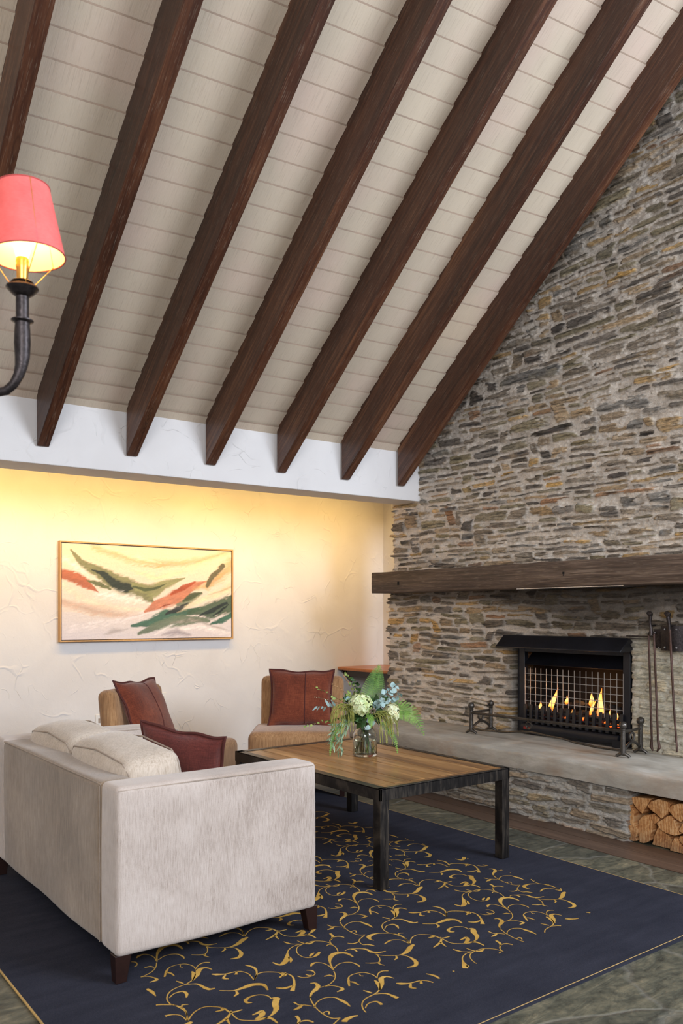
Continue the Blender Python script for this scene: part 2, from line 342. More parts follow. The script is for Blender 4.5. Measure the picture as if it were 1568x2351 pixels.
PAINT= [[[222,175,125],[[0.284,0.818],[0.641,0.719],[0.954,0.684],[1.284,0.732],[1.659,0.835]],[0.077,0.09,0.09,0.09,0.051]],[[205,160,105],[[1.393,0.502],[1.532,0.593],[1.674,0.722]],[0.077,0.166,0.179]],[[246,226,192],[[0.377,0.833],[0.641,0.76],[0.929,0.692]],[0.038,0.077,0.01]],[[243,220,178],[[0.629,0.626],[0.89,0.563],[1.15,0.63],[1.659,0.822]],[0.026,0.09,0.077,0.038]],[[210,160,110],[[0.641,0.672],[0.89,0.658],[1.084,0.688]],[0.01,0.038,0.01]],[[125,125,85],[[0.074,0.785],[0.193,0.656],[0.377,0.572],[0.568,0.485],[0.764,0.395],[0.852,0.337]],[0.02,0.077,0.141,0.192,0.154,0.013]],[[140,140,95],[[0.665,0.475],[0.84,0.443],[0.993,0.506],[1.17,0.573]],[0.077,0.141,0.09,0.008]],[[242,232,218],[[0.035,0.695],[0.17,0.599],[0.342,0.503]],[0.077,0.09,0.01]],[[40,50,45],[[0.267,0.612],[0.377,0.572],[0.484,0.5],[0.58,0.462],[0.647,0.446]],[0.015,0.064,0.09,0.115,0.013]],[[75,85,55],[[0.653,0.466],[0.764,0.452],[0.89,0.474],[0.983,0.508]],[0.026,0.038,0.033,0.008]],[[242,234,225],[[0.319,0.4],[0.472,0.391],[0.715,0.348],[0.84,0.314]],[0.077,0.141,0.077,0.013]],[[178,95,60],[[0.019,0.573],[0.113,0.542],[0.204,0.5],[0.321,0.417]],[0.102,0.115,0.102,0.008]],[[100,105,65],[[0.227,0.517],[0.331,0.486],[0.436,0.454]],[0.013,0.056,0.026]],[[238,215,190],[[0.013,0.473],[0.17,0.365],[0.401,0.288],[0.789,0.254]],[0.077,0.102,0.077,0.026]],[[203,168,148],[[0.002,0.329],[0.284,0.253],[0.641,0.202],[0.814,0.219]],[0.09,0.115,0.09,0.013]],[[232,222,222],[[0.058,0.097],[0.52,0.162],[0.84,0.243],[1.032,0.303]],[0.077,0.102,0.064,0.013]],[[170,160,158],[[0.366,0.037],[0.472,0.07],[0.604,0.092]],[0.013,0.077,0.013]],[[120,125,100],[[1.097,0.316],[1.217,0.365],[1.338,0.428]],[0.051,0.09,0.038]],[[197,122,92],[[0.764,0.243],[0.865,0.302],[1.019,0.351],[1.15,0.425],[1.257,0.487],[1.386,0.537]],[0.026,0.102,0.128,0.128,0.077,0.015]],[[168,78,45],[[1.025,0.405],[1.15,0.476],[1.27,0.527]],[0.02,0.056,0.02]],[[150,70,45],[[0.916,0.284],[0.967,0.303],[1.019,0.309]],[0.01,0.023,0.01]],[[205,165,115],[[1.257,0.463],[1.407,0.503],[1.56,0.618]],[0.038,0.09,0.051]],[[95,90,65],[[1.4,0.503],[1.462,0.603],[1.574,0.696]],[0.038,0.064,0.056]],[[80,88,60],[[1.15,0.352],[1.243,0.402],[1.341,0.434]],[0.026,0.077,0.015]],[[52,98,78],[[0.641,0.12],[0.789,0.137],[0.967,0.207],[1.15,0.243],[1.352,0.268]],[0.026,0.077,0.115,0.077,0.026]],[[45,50,50],[[0.961,0.21],[1.097,0.273],[1.197,0.326]],[0.013,0.077,0.026]],[[236,216,178],[[1.084,0.237],[1.284,0.341],[1.49,0.418],[1.674,0.496]],[0.013,0.077,0.102,0.115]],[[165,145,110],[[1.407,0.416],[1.56,0.456],[1.674,0.49]],[0.01,0.033,0.026]],[[70,92,70],[[1.203,0.237],[1.421,0.256],[1.674,0.332]],[0.038,0.166,0.179]],[[35,45,45],[[1.311,0.192],[1.448,0.256],[1.617,0.332]],[0.013,0.051,0.026]],[[30,42,42],[[1.462,0.213],[1.546,0.257],[1.631,0.319]],[0.01,0.031,0.01]],[[48,100,80],[[1.434,0.126],[1.56,0.163],[1.667,0.225]],[0.02,0.077,0.064]],[[108,122,100],[[0.702,0.044],[0.89,0.112],[1.15,0.171],[1.421,0.157]],[0.026,0.102,0.115,0.038]],[[242,232,228],[[1.124,0.086],[1.352,0.102],[1.674,0.03]],[0.051,0.077,0.077]],[[160,148,140],[[1.019,0.135],[1.217,0.171],[1.421,0.12],[1.659,0.056]],[0.026,0.051,0.038,0.013]],[[150,140,146],[[0.929,0.023],[1.084,0.057],[1.23,0.018]],[0.026,0.09,0.026]],[[240,232,230],[[0.865,0.03],[0.967,0.088],[1.084,0.135]],[0.026,0.051,0.013]]]
RUG=[[[[2.044,2.732],[2.062,2.768],[2.068,2.801],[2.068,2.839],[2.049,2.869],[2.02,2.886],[1.981,2.886],[1.944,2.876],[1.918,2.851],[1.901,2.816],[1.899,2.781],[1.909,2.761],[1.931,2.751],[1.959,2.76],[1.982,2.776]],[0.0037,0.0037,0.0038,0.0038,0.0038,0.0038,0.0038,0.0037,0.0037,0.0037,0.0036,0.0036,0.0064,0.0155,0.0092]],[[[1.925,2.764],[1.944,2.777],[1.96,2.783]],[0.0064,0.0137,0.0028]],[[[1.971,2.887],[1.94,2.892],[1.901,2.877],[1.872,2.849],[1.845,2.81],[1.815,2.78],[1.784,2.769],[1.773,2.806]],[0.0033,0.0038,0.0042,0.0064,0.0227,0.0233,0.016,0.0054]],[[[1.854,2.809],[1.844,2.781],[1.83,2.763]],[0.0113,0.0135,0.0036]],[[[1.968,2.89],[1.938,2.912],[1.928,2.933],[1.923,2.956]],[0.0033,0.0038,0.0114,0.0029]],[[[1.975,2.929],[1.98,2.893],[2.0,2.872],[2.03,2.882]],[0.0033,0.0066,0.0132,0.0048]],[[[2.07,2.812],[2.086,2.846],[2.119,2.867],[2.146,2.86],[2.156,2.837]],[0.0038,0.0038,0.0048,0.0097,0.0048]],[[[2.091,2.848],[2.124,2.877],[2.134,2.91]],[0.0038,0.0116,0.0107]],[[[2.066,2.803],[2.057,2.816],[2.041,2.809]],[0.0038,0.0057,0.0038]],[[[1.925,2.601],[1.956,2.668],[1.992,2.711],[2.024,2.725],[2.055,2.712],[2.065,2.686],[2.063,2.655]],[0.0044,0.008,0.0209,0.0211,0.0156,0.0128,0.0064]],[[[1.92,2.594],[1.904,2.563],[1.876,2.531],[1.839,2.512],[1.81,2.509],[1.794,2.511]],[0.0039,0.0039,0.0038,0.0038,0.0038,0.0038]],[[[1.716,2.463],[1.742,2.491],[1.773,2.507],[1.796,2.525],[1.802,2.551],[1.786,2.561]],[0.0041,0.0098,0.0182,0.0176,0.0101,0.0034]],[[[1.937,2.614],[1.971,2.634],[2.004,2.632],[2.025,2.615],[2.03,2.583],[2.025,2.562]],[0.0031,0.0036,0.0036,0.0063,0.0089,0.0026]],[[[1.925,2.607],[1.933,2.64],[1.93,2.676],[1.914,2.7],[1.892,2.699],[1.874,2.684]],[0.0031,0.0031,0.0036,0.0045,0.0134,0.0053]],[[[1.893,2.555],[1.885,2.575],[1.862,2.578]],[0.003,0.0086,0.0052]],[[[1.81,2.509],[1.838,2.498],[1.854,2.471],[1.854,2.448],[1.824,2.444]],[0.0029,0.0034,0.0058,0.0141,0.0033]],[[[2.073,2.722],[2.096,2.727],[2.132,2.706],[2.153,2.681],[2.153,2.65],[2.171,2.627],[2.206,2.619]],[0.0032,0.0037,0.0037,0.0102,0.0157,0.0101,0.0037]],[[[2.102,2.721],[2.112,2.708],[2.107,2.685]],[0.0033,0.0093,0.0065]],[[[2.154,2.625],[2.163,2.599],[2.192,2.572],[2.229,2.554],[2.27,2.561],[2.316,2.589],[2.344,2.6]],[0.0032,0.0037,0.0036,0.0046,0.0203,0.0224,0.0094]],[[[2.157,2.635],[2.149,2.598],[2.13,2.565],[2.106,2.543],[2.112,2.516]],[0.0032,0.0036,0.0036,0.008,0.0027]],[[[2.112,2.55],[2.09,2.559],[2.066,2.579]],[0.0036,0.008,0.0027]],[[[2.209,2.561],[2.2,2.542],[2.177,2.53]],[0.0032,0.01,0.0036]],[[[2.016,2.446],[2.021,2.475],[2.007,2.512],[1.975,2.525],[1.94,2.52],[1.914,2.492],[1.889,2.454]],[0.003,0.003,0.003,0.0035,0.0039,0.0102,0.0059]],[[[1.91,2.485],[1.922,2.47],[1.923,2.439]],[0.0042,0.0101,0.0034]],[[[1.984,2.513],[1.978,2.499],[1.985,2.491]],[0.003,0.0034,0.0022]],[[[2.014,2.443],[2.041,2.47],[2.069,2.48],[2.091,2.467]],[0.0034,0.0039,0.0078,0.0052]],[[[1.996,2.435],[1.988,2.405],[1.959,2.359]],[0.006,0.0168,0.005]],[[[1.959,2.359],[1.999,2.397],[2.027,2.433],[2.054,2.433],[2.066,2.404]],[0.005,0.0202,0.0197,0.0103,0.0034]],[[[1.909,2.395],[1.916,2.375],[1.921,2.358]],[0.0025,0.0091,0.0049]],[[[2.5,2.895],[2.463,2.876],[2.408,2.866],[2.372,2.843],[2.348,2.804],[2.342,2.767],[2.346,2.753],[2.364,2.716],[2.36,2.672],[2.335,2.619]],[0.0062,0.0046,0.0045,0.0045,0.0044,0.0044,0.0044,0.0044,0.0043,0.0043]],[[[2.454,2.873],[2.48,2.861],[2.495,2.845],[2.501,2.806],[2.509,2.783],[2.53,2.779]],[0.0036,0.0051,0.0092,0.0142,0.0141,0.004]],[[[2.36,2.809],[2.389,2.83],[2.421,2.827],[2.425,2.802],[2.41,2.774]],[0.0035,0.004,0.008,0.013,0.004]],[[[2.346,2.753],[2.306,2.783],[2.277,2.788],[2.247,2.781],[2.233,2.754],[2.238,2.735]],[0.0039,0.0068,0.0146,0.0212,0.0105,0.0029]],[[[2.247,2.805],[2.223,2.822],[2.216,2.862],[2.223,2.919],[2.24,2.971],[2.256,3.003]],[0.0044,0.0044,0.0044,0.0045,0.0045,0.0046]],[[[2.24,2.803],[2.197,2.782],[2.177,2.764],[2.146,2.761],[2.13,2.78]],[0.0039,0.0038,0.0043,0.0094,0.0038]],[[[2.181,2.767],[2.171,2.73],[2.191,2.715],[2.203,2.69]],[0.0038,0.0038,0.0104,0.0047]],[[[2.219,2.922],[2.25,2.949],[2.291,2.959],[2.322,2.941],[2.327,2.912],[2.33,2.888],[2.326,2.852]],[0.0035,0.004,0.004,0.0046,0.0131,0.014,0.003]],[[[2.213,2.864],[2.231,2.874],[2.242,2.867],[2.231,2.85]],[0.0034,0.0039,0.0069,0.0039]],[[[2.219,2.936],[2.2,2.961],[2.186,2.971],[2.184,2.999]],[0.0035,0.004,0.005,0.007]],[[[2.198,2.962],[2.173,2.953],[2.15,2.951]],[0.004,0.0149,0.003]],[[[2.335,2.619],[2.334,2.662],[2.316,2.685],[2.289,2.692],[2.248,2.678]],[0.0033,0.0033,0.0038,0.0114,0.0047]],[[[2.364,2.712],[2.372,2.73],[2.392,2.722]],[0.0034,0.0058,0.0039]],[[[1.782,2.644],[1.79,2.622],[1.813,2.61],[1.838,2.612],[1.851,2.624],[1.854,2.649],[1.839,2.664]],[0.003,0.003,0.0034,0.0035,0.0039,0.0079,0.0035]],[[[1.832,2.617],[1.821,2.62],[1.817,2.637]],[0.0026,0.0078,0.0035]],[[[1.763,2.699],[1.751,2.678],[1.731,2.675]],[0.003,0.0095,0.0034]],[[[2.229,2.554],[2.243,2.528],[2.243,2.498],[2.233,2.464],[2.206,2.44],[2.171,2.447]],[0.0032,0.0036,0.0118,0.0188,0.0159,0.0035]],[[[2.68,2.746],[2.716,2.785],[2.75,2.786],[2.794,2.748],[2.816,2.698],[2.791,2.64],[2.746,2.586]],[0.0051,0.0052,0.006,0.006,0.0059,0.0088,0.0187]],[[[2.773,2.622],[2.737,2.622],[2.712,2.643]],[0.0073,0.0144,0.0043]],[[[2.794,2.748],[2.794,2.721],[2.77,2.711]],[0.0052,0.0149,0.0059]],[[[2.68,2.746],[2.724,2.801],[2.738,2.848],[2.723,2.887]],[0.0051,0.006,0.0121,0.0046]],[[[2.682,2.755],[2.692,2.814],[2.671,2.853],[2.619,2.863],[2.59,2.88],[2.577,2.894]],[0.0052,0.0052,0.0053,0.0067,0.0149,0.0045]],[[[2.619,2.858],[2.597,2.835],[2.609,2.817]],[0.0052,0.0133,0.0044]],[[[2.667,2.856],[2.65,2.834]],[0.006,0.0134]],[[[2.533,2.751],[2.573,2.72],[2.609,2.718],[2.658,2.719],[2.688,2.692],[2.678,2.647]],[0.005,0.0057,0.0159,0.0247,0.016,0.0058]],[[[2.58,2.711],[2.573,2.689],[2.553,2.678]],[0.0057,0.0128,0.0043]],[[[2.652,2.579],[2.653,2.609],[2.634,2.633],[2.602,2.64],[2.573,2.628],[2.566,2.608],[2.581,2.597]],[0.0049,0.005,0.005,0.0071,0.0155,0.0126,0.0042]],[[[2.658,2.584],[2.666,2.569],[2.641,2.538],[2.623,2.503],[2.584,2.475],[2.543,2.469],[2.51,2.485],[2.482,2.515],[2.48,2.554],[2.489,2.589]],[0.0042,0.0254,0.0237,0.0207,0.0068,0.0054,0.0047,0.0047,0.0048,0.0048]],[[[2.525,2.483],[2.558,2.495],[2.575,2.52],[2.548,2.518],[2.534,2.517]],[0.0068,0.0205,0.0179,0.0082,0.0041]],[[[2.529,2.479],[2.571,2.463],[2.573,2.415]],[0.0047,0.0136,0.0054]],[[[2.337,2.615],[2.381,2.656],[2.426,2.67],[2.457,2.651],[2.479,2.621],[2.484,2.579],[2.526,2.572]],[0.0047,0.0048,0.0049,0.0049,0.0048,0.0096,0.0055]],[[[2.484,2.579],[2.449,2.549],[2.389,2.527]],[0.0048,0.0135,0.004]],[[[2.45,2.548],[2.438,2.502]],[0.0122,0.004]],[[[2.472,2.632],[2.471,2.613],[2.443,2.616]],[0.0049,0.0138,0.0041]],[[[2.337,2.615],[2.36,2.682],[2.35,2.748]],[0.0047,0.0048,0.0049]]]
# =============================================================== stone masonry (height field of separate stones in mortar)
_T=rng.random((256,256))
def vn(x,y,seed=0):
    xi=np.floor(x).astype(int); yi=np.floor(y).astype(int); fx=x-xi; fy=y-yi
    fx=fx*fx*(3-2*fx); fy=fy*fy*(3-2*fy); a=xi+seed*17; b=yi+seed*31
    g=lambda i,j:_T[(a+i)&255,(b+j)&255]
    return (g(0,0)*(1-fx)+g(1,0)*fx)*(1-fy)+(g(0,1)*(1-fx)+g(1,1)*fx)*fy
def fbm(x,y,o=4,seed=0):
    r=0;a=.5
    for i in range(o): r=r+a*vn(x*2**i,y*2**i,seed+i*3); a*=.5
    return r/(1-.5**o)
PAL=[((150,138,122),.25),((112,105,98),.17),((150,140,112),.16),((206,168,104),.08),((182,158,126),.15),((136,134,130),.08),((172,130,96),.04),((88,82,78),.07)]
def lin3(c): return np.array(srgb(*c)[:3])
def masonry(name,Smin,Smax,Z0,Z1,res,rz,hs,ls,mort,pos,seed,colfn=None,cut=None,parent=None,mortcol=(238,227,213),amp=1.,big=.12):
    rd=random.Random(seed)
    ns=int((Smax-Smin)/res)+1; nz=int((Z1-Z0)/rz)+1
    s=np.linspace(Smin,Smax,ns); z=np.linspace(Z0,Z1,nz); S,Z=np.meshgrid(s,z,indexing='ij')
    Sw=S+.03*(fbm(S*4,Z*8,3,seed)-.5)
    Zw=Z+.07*(fbm(S*.9,Z*1.1,3,seed+5)-.5)+.022*(fbm(S*6,Z*6,3,seed+9)-.5)
    rough=fbm(S*40,Z*60,3,seed+2); strata=fbm(S*7,Z*85,3,seed+4); edge=.5*fbm(S*13,Z*95,3,seed+7)+.5*fbm(S*30,Z*40,3,seed+8); smear=fbm(S*6,Z*26,4,seed+12)
    H=(.008+.028*(fbm(S*12,Z*34,3,seed+1)-.5)+.013*(rough-.5)+.010*(strata-.5))*amp
    MK=np.zeros_like(S); mc=lin3(mortcol)
    COL=mc[None,None,:]*(.78+.62*fbm(S*9,Z*34,4,seed+3))[...,None]
    # rectangles
    rects=[]; zc=Z0-.05; occ=[]
    while zc<Z1+.05:
        h=rd.uniform(*hs)*(1.5 if rd.random()<.14 else 1); nxt=[]; sc=Smin-rd.uniform(0,.2)
        while sc<Smax+.05:
            L=rd.uniform(*ls)*(h/hs[1])**.3*(1.6 if rd.random()<.12 else 1)
            blk=[o for o in occ if o[0]<sc+L and o[1]>sc]
            if blk:
                o=min(blk,key=lambda q:q[0])
                if o[0]-sc>.07: L=o[0]-sc
                else: sc=o[1]; continue
            up=rd.random()<big
            if up: L=min(L,rd.uniform(.10,.22))
            rects.append((sc,sc+L,zc,zc+h*(1.9 if up else 1)))
            if up: nxt.append((sc,sc+L))
            sc+=L
        occ=nxt; zc+=h
    pal=[p[0] for p in PAL]; wts=[p[1] for p in PAL]
    for (a0,a1,b0,b1) in rects:
        m1=rd.uniform(*mort); m2=rd.uniform(*mort)
        sa=(a0+a1)/2; sb=(b0+b1)/2+rd.uniform(-.003,.003); ha=(a1-a0)/2-m1; hb=(b1-b0)/2-m2
        if ha<.015 or hb<.005: continue
        i0=max(0,int((a0-.04-Smin)/res)); i1=min(ns,int((a1+.04-Smin)/res)+1); j0=max(0,int((b0-.06-Z0)/rz)); j1=min(nz,int((b1+.06-Z0)/rz)+1)
        if i1<=i0 or j1<=j0: continue
        w=(slice(i0,i1),slice(j0,j1)); tl=rd.uniform(-.06,.06)
        u=(Sw[w]-sa)/ha; v=(Zw[w]-sb-tl*(Sw[w]-sa))/(hb*(1+rd.uniform(-.25,.25)*u.clip(-1,1)))
        sk=rd.uniform(-.35,.35); u=u+sk*v*hb/ha*1.5; p=rd.uniform(5,12); q=np.abs(u)**p+np.abs(v)**rd.uniform(2.6,5.)
        q=q+(edge[w]-.5)*2.2+np.clip(smear[w]-.545,0,1)*6.5
        ins=np.clip((1-q)/.34,0,1); ins=ins*ins*(3-2*ins)
        h0=rd.uniform(.010,.034)*amp; tx=rd.uniform(-.006,.006); tz=rd.uniform(-.004,.004)
        hh=h0+tx*u+tz*v+.024*amp*(strata[w]-.5)+.008*amp*(rough[w]-.5)
        H[w]=H[w]*(1-ins)+hh*ins; 
        cut_=np.clip((q-.8)/.35,0,1)*np.clip((1.35-q)/.35,0,1)
        H[w]-=cut_*.004*amp
        MK[w]=np.maximum(MK[w],ins)
        c=lin3(rd.choices(pal,wts)[0])*rd.uniform(.9,1.5); c2=lin3(rd.choices(pal,wts)[0])*1.2
        bl=(fbm(S[w]*10,Z[w]*24,3,seed+rd.randint(0,50))-.42).clip(0,.35)[...,None]*1.4
        cc=c*(1-bl)+c2*bl; mt=rd.uniform(0,.24); cc=cc*(1-mt)+mc*.8*mt
        k=(.62+.76*strata[w])[...,None]; crk=np.clip(.40-strata[w],0,.2)*3.2; k=k*(1-crk[...,None])
        COL[w]=COL[w]*(1-ins[...,None])+cc*k*ins[...,None]
        COL[w]*=(1-.45*cut_[...,None]*np.clip(-v+.3,0,1)[...,None])
    X,Y,ZZ=pos(S,Z,H)
    if colfn is not None: COL=colfn(COL,X,Y,ZZ,S)
    co=np.stack([X,Y,ZZ],-1).reshape(-1,3).astype(np.float32)
    idx=np.arange(ns*nz).reshape(ns,nz)
    F=np.stack([idx[:-1,:-1],idx[:-1,1:],idx[1:,1:],idx[1:,:-1]],-1).reshape(-1,4)
    if cut is not None:
        cen=co[F].mean(1); F=F[~cut(cen[:,0],cen[:,1],cen[:,2])]
    return grid_mesh(name,co,F,COL.reshape(-1,3),MK.reshape(-1),M['stone'],parent)
def grid_mesh(name,co,F,col,msk,mat,parent=None,smooth=True):
    used=np.zeros(len(co),bool); used[F.ravel()]=True; re=np.cumsum(used)-1; co=co[used]; F=re[F]; col=col[used]
    me=bpy.data.meshes.new(name); me.vertices.add(len(co)); me.vertices.foreach_set('co',co.ravel())
    me.loops.add(F.size); me.loops.foreach_set('vertex_index',F.ravel().astype(np.int32))
    me.polygons.add(len(F)); me.polygons.foreach_set('loop_start',np.arange(0,F.size,4,dtype=np.int32))
    me.update(calc_edges=True); me.validate()
    a=me.attributes.new('col','FLOAT_COLOR','POINT'); a.data.foreach_set('color',np.concatenate([col,np.ones((len(co),1))],1).astype(np.float32).ravel())
    if msk is not None:
        a=me.attributes.new('msk','FLOAT','POINT'); a.data.foreach_set('value',msk[used].astype(np.float32))
    me.materials.append(mat)
    if smooth: me.polygons.foreach_set('use_smooth',[True]*len(F))
    o=bpy.data.objects.new(name,me); C.objects.link(o)
    if parent: o.parent=parent
    return o

# =============================================================== the room
YB=7.21; XS=5.2; XR=6.036; ZB=2.447; ZJ=2.96
yj=lambda x:5.849-.05144*(x-1.526)
sl=lambda x:max(.70,.765+.0277*(x-1.77))
b=MB(); b.box(-2.7,XR+.1,YB,YB+.1,0,3.2); w=struct(b.build('wall_back',M['plaster'],smooth=False))
b=MB(); b.box(XR,XR+.1,5.6,YB,0,3.2); struct(b.build('wall_right',M['plaster'],smooth=False))
b=MB(); b.box(-2.7,-2.6,.6,YB,0,6.9); struct(b.build('wall_left',M['plaster'],smooth=False))
b=MB(); b.prism([(-2.6,yj(-2.6),ZB),(XR,yj(5.2)-.02,ZB),(XR,5.93,ZB),(-2.6,6.45,ZB)],(0,0,ZJ-ZB+.02))
struct(b.build('wall_bulkhead',M['plaster'],smooth=False,bevel=.006))
b=MB(); b.box(-2.6,XR,5.95,YB,2.98,3.02); struct(b.build('ceiling_alcove',M['plaster'],smooth=False))
# floor: slate slabs, a dark board strip along the hearth, boards by the back wall
b=MB(); b.box(-2.7,6.1,.2,YB,-.1,0); struct(b.build('floor',M['slate'],smooth=False))
def boards(name,x0,x1,y0,y1,nx,along,z=.004):
    b=MB(); b.tc=[]
    for i in range(nx):
        if along=='y': a,c=x0+(x1-x0)*i/nx,x0+(x1-x0)*(i+1)/nx; bb=(a+.0015,c-.0015,y0,y1)
        else: a,c=y0+(y1-y0)*i/nx,y0+(y1-y0)*(i+1)/nx; bb=(x0,x1,a+.0015,c-.0015)
        n0=len(b.v); b.box(*bb,-.02,z)
        for v in b.v[n0:]: b.tc.append((v[0]+i*.37,v[1]+i*1.7,v[2]) if along=='y' else (v[1]+i*.37,v[0]+i*1.7,v[2]))
    return b.build(name,M['floorwood'],smooth=False,fix=True)
struct(boards('trim_1',4.156,4.318,.8,6.1,1,'y')); struct(boards('trim_2',4.32,4.487,.8,6.1,1,'y'))
for i in range(8): struct(boards('trim_%d'%(i+3),-2.6,5.9,6.1+.1385*i,6.1+.1385*(i+1),1,'x'))

# sloping ceiling boards with grooves (boards run along X)
xsn=np.linspace(-2.6,5.45,36)
rows=[]; STEP=.118; t=-.12
prof=[]
while t<5.1:
    prof+= [(t+.004,0),(t+STEP-.004,0),(t+STEP-.0015,.007),(t+STEP+.0015,.007)]; t+=STEP
b=MB(); b.tc=[]; vs=[]
for (tt,up) in prof:
    for x in xsn: s_=sl(x); vs.append((x,yj(x)-tt,ZJ+s_*tt+up*1.1)); b.tc.append((x,tt*1.27,0))
n=len(xsn); fs=[(i*n+k,i*n+k+1,(i+1)*n+k+1,(i+1)*n+k) for i in range(len(prof)-1) for k in range(n-1)]
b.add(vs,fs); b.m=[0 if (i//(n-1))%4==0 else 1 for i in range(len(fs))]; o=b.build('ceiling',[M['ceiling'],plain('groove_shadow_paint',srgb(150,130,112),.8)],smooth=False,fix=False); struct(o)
sm=o.modifiers.new('thick','SOLIDIFY'); sm.thickness=.05; sm.offset=1
# rafters
RX=[1.130,1.763,2.399,3.031,3.666,4.304,4.915]
RL=['dark stained rafter at the far left, behind the red lampshade','dark stained rafter, second from the left, ending above the left side of the painting','dark stained rafter, third from the left, ending above the middle of the painting','dark stained rafter ending just right of the painting, middle of the seven','dark stained rafter, third from the stone wall','dark stained rafter, second from the stone wall','dark stained rafter closest to the stone chimney wall']
for i,x0 in enumerate(RX):
    W=.086; y1=yj(x0)-.003; y0=.75; s_=sl(x0); N=14
    b=MB(); b.tc=[]; rd=random.Random(i)
    vs=[]
    for k in range(N+1):
        y=y1+(y0-y1)*k/N; zb=2.565+s_*(yj(x0)-y); zt=ZJ+s_*(yj(x0)-y)-.004
        j=lambda:rd.uniform(-.0015,.0015)
        for (dx,zz,c) in ((0,zt,(0,.4)),(0,zb,(0,0)),(W,zb,(W,0)),(W,zt,(W,.4))):
            vs.append((x0+dx+j(),y,zz+j())); b.tc.append((c[0]+i*1.3,(y1-y)*1.27+i*2.1,c[1]))
    fs=[(k*4+q,k*4+(q+1)%4,(k+1)*4+(q+1)%4,(k+1)*4+q) for k in range(N) for q in range(4)]+[(0,1,2,3),tuple(N*4+q for q in (3,2,1,0))]
    b.add(vs,fs)
    o=b.build('rafter',M['rafter'],bevel=.004,angle=30)
    tag(o,RL[i],'beam','dark rafters under the sloping ceiling')

# chimney wall of stacked schist
def yend(Z): return 6.035+.07/(1+np.exp(-(1.6-Z)*60))
OY0,OY1,OZ=3.455,4.565,1.15
def pos_ch(S,Z,H):
    ye=yend(Z); f=S>=0; e=np.exp(-np.abs(S)/.025)
    ins=np.minimum(np.minimum((ye-S)-OY0,OY1-(ye-S)),OZ-Z)+.02*(fbm(S*15,Z*22,3,77)-.5)
    k=np.clip(ins/.018,0,1)*f; kk=k*k*(3-2*k)
    edge=np.clip((ins+.03)/.03,0,1)*f
    X=np.where(f,XS-H*(1-.6*edge),XS-S-H*e)+kk*.24; Y=np.where(f,ye-S+H*e,ye+H)
    return X,Y,Z
def col_ch(COL,X,Y,Z,S):
    COL=COL.copy()
    # pale stone with daylight glare painted in right of the stove, soot above it
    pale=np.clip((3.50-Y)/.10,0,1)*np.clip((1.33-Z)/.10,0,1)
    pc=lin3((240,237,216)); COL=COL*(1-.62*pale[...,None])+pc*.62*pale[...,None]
    band=1/(1+np.exp(-(1.62-Z)*60)); n=fbm(Y*5,Z*9,4,3)
    soot=band*np.clip((Z-1.17)/.28,0,1)*np.clip(1.15-np.abs(Y-3.7)/1.15,0,1)*(.75+.9*n)
    soot+=band*np.clip((Z-1.45)/.1,0,1)*.6+ .5*band*np.exp(-((Y-4.56)/.07)**2)*(Z<1.2)
    soot=np.clip(soot,0,.86)[...,None]
    COL=COL*(1-soot)+lin3((52,42,32))*soot
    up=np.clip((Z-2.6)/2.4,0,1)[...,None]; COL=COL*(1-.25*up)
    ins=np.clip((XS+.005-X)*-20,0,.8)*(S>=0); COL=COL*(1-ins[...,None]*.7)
    return COL
def cut_ch(X,Y,Z):
    return ((X>XS+.19)&(Y>OY0)&(Y<OY1)&(Z<OZ+.03)) | (Z>ZJ+.86*(5.66-Y)+.12)
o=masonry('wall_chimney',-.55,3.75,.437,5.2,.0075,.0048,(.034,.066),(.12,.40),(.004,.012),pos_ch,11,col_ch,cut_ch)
struct(o)

# hearth: concrete slab on a low rubble wall with a log niche
hearth=thing('hearth','raised hearth with concrete slab top on a low rubble stone wall','hearth',(4.447,3.0,0))
def local(o):                 # keep a world-built part in place under its parent
    o.matrix_parent_inverse=Matrix.Translation(o.parent.location).inverted() if o.parent.rotation_euler.z==0 else (Matrix.Translation(o.parent.location)@Matrix.Rotation(o.parent.rotation_euler.z,4,'Z')).inverted()
    return o
b=MB()
ny=90; rd=random.Random(3)
ys=[1.5+(6.1-1.5)*k/ny for k in range(ny+1)]
ring=[]
for y in ys:
    j=lambda a:rd.uniform(-a,a)
    ring.append([(5.26,y,.327),(4.447+j(.001),y,.327+j(.002)),(4.447+j(.0015),y,.424+j(.002)),(4.456+j(.003),y,.437+j(.001)),(5.26,y,.437)])
vs=[p for r in ring for p in r]; fs=[(k*5+q,k*5+(q+1)%5,(k+1)*5+(q+1)%5,(k+1)*5+q) for k in range(ny) for q in range(5)]+[(4,3,2,1,0),tuple(ny*5+q for q in range(5))]
b.add(vs,fs); local(b.build('concrete_slab',M['concrete'],hearth,angle=50))
def pos_base(S,Z,H):
    f=S>=0; e=np.exp(-np.abs(S)/.02)
    return np.where(f,4.487-H,4.487-S-H*e),np.where(f,3.02+S-H*e,3.02-H),Z
def col_base(COL,X,Y,Z,S):
    g=lin3((176,172,164)); return COL*.66+g*.34
local(masonry('stone_base',-.4,3.0,.0,.335,.006,.004,(.04,.07),(.14,.36),(.004,.010),pos_base,23,col_base,None,hearth,mortcol=(222,218,210),amp=1.2,big=.1))
b=MB(); b.box(4.92,4.96,1.9,3.05,0,.327); b.box(4.50,4.96,1.55,1.9,0,.327); local(b.build('niche_lining',M['sootblack'],hearth,smooth=False))

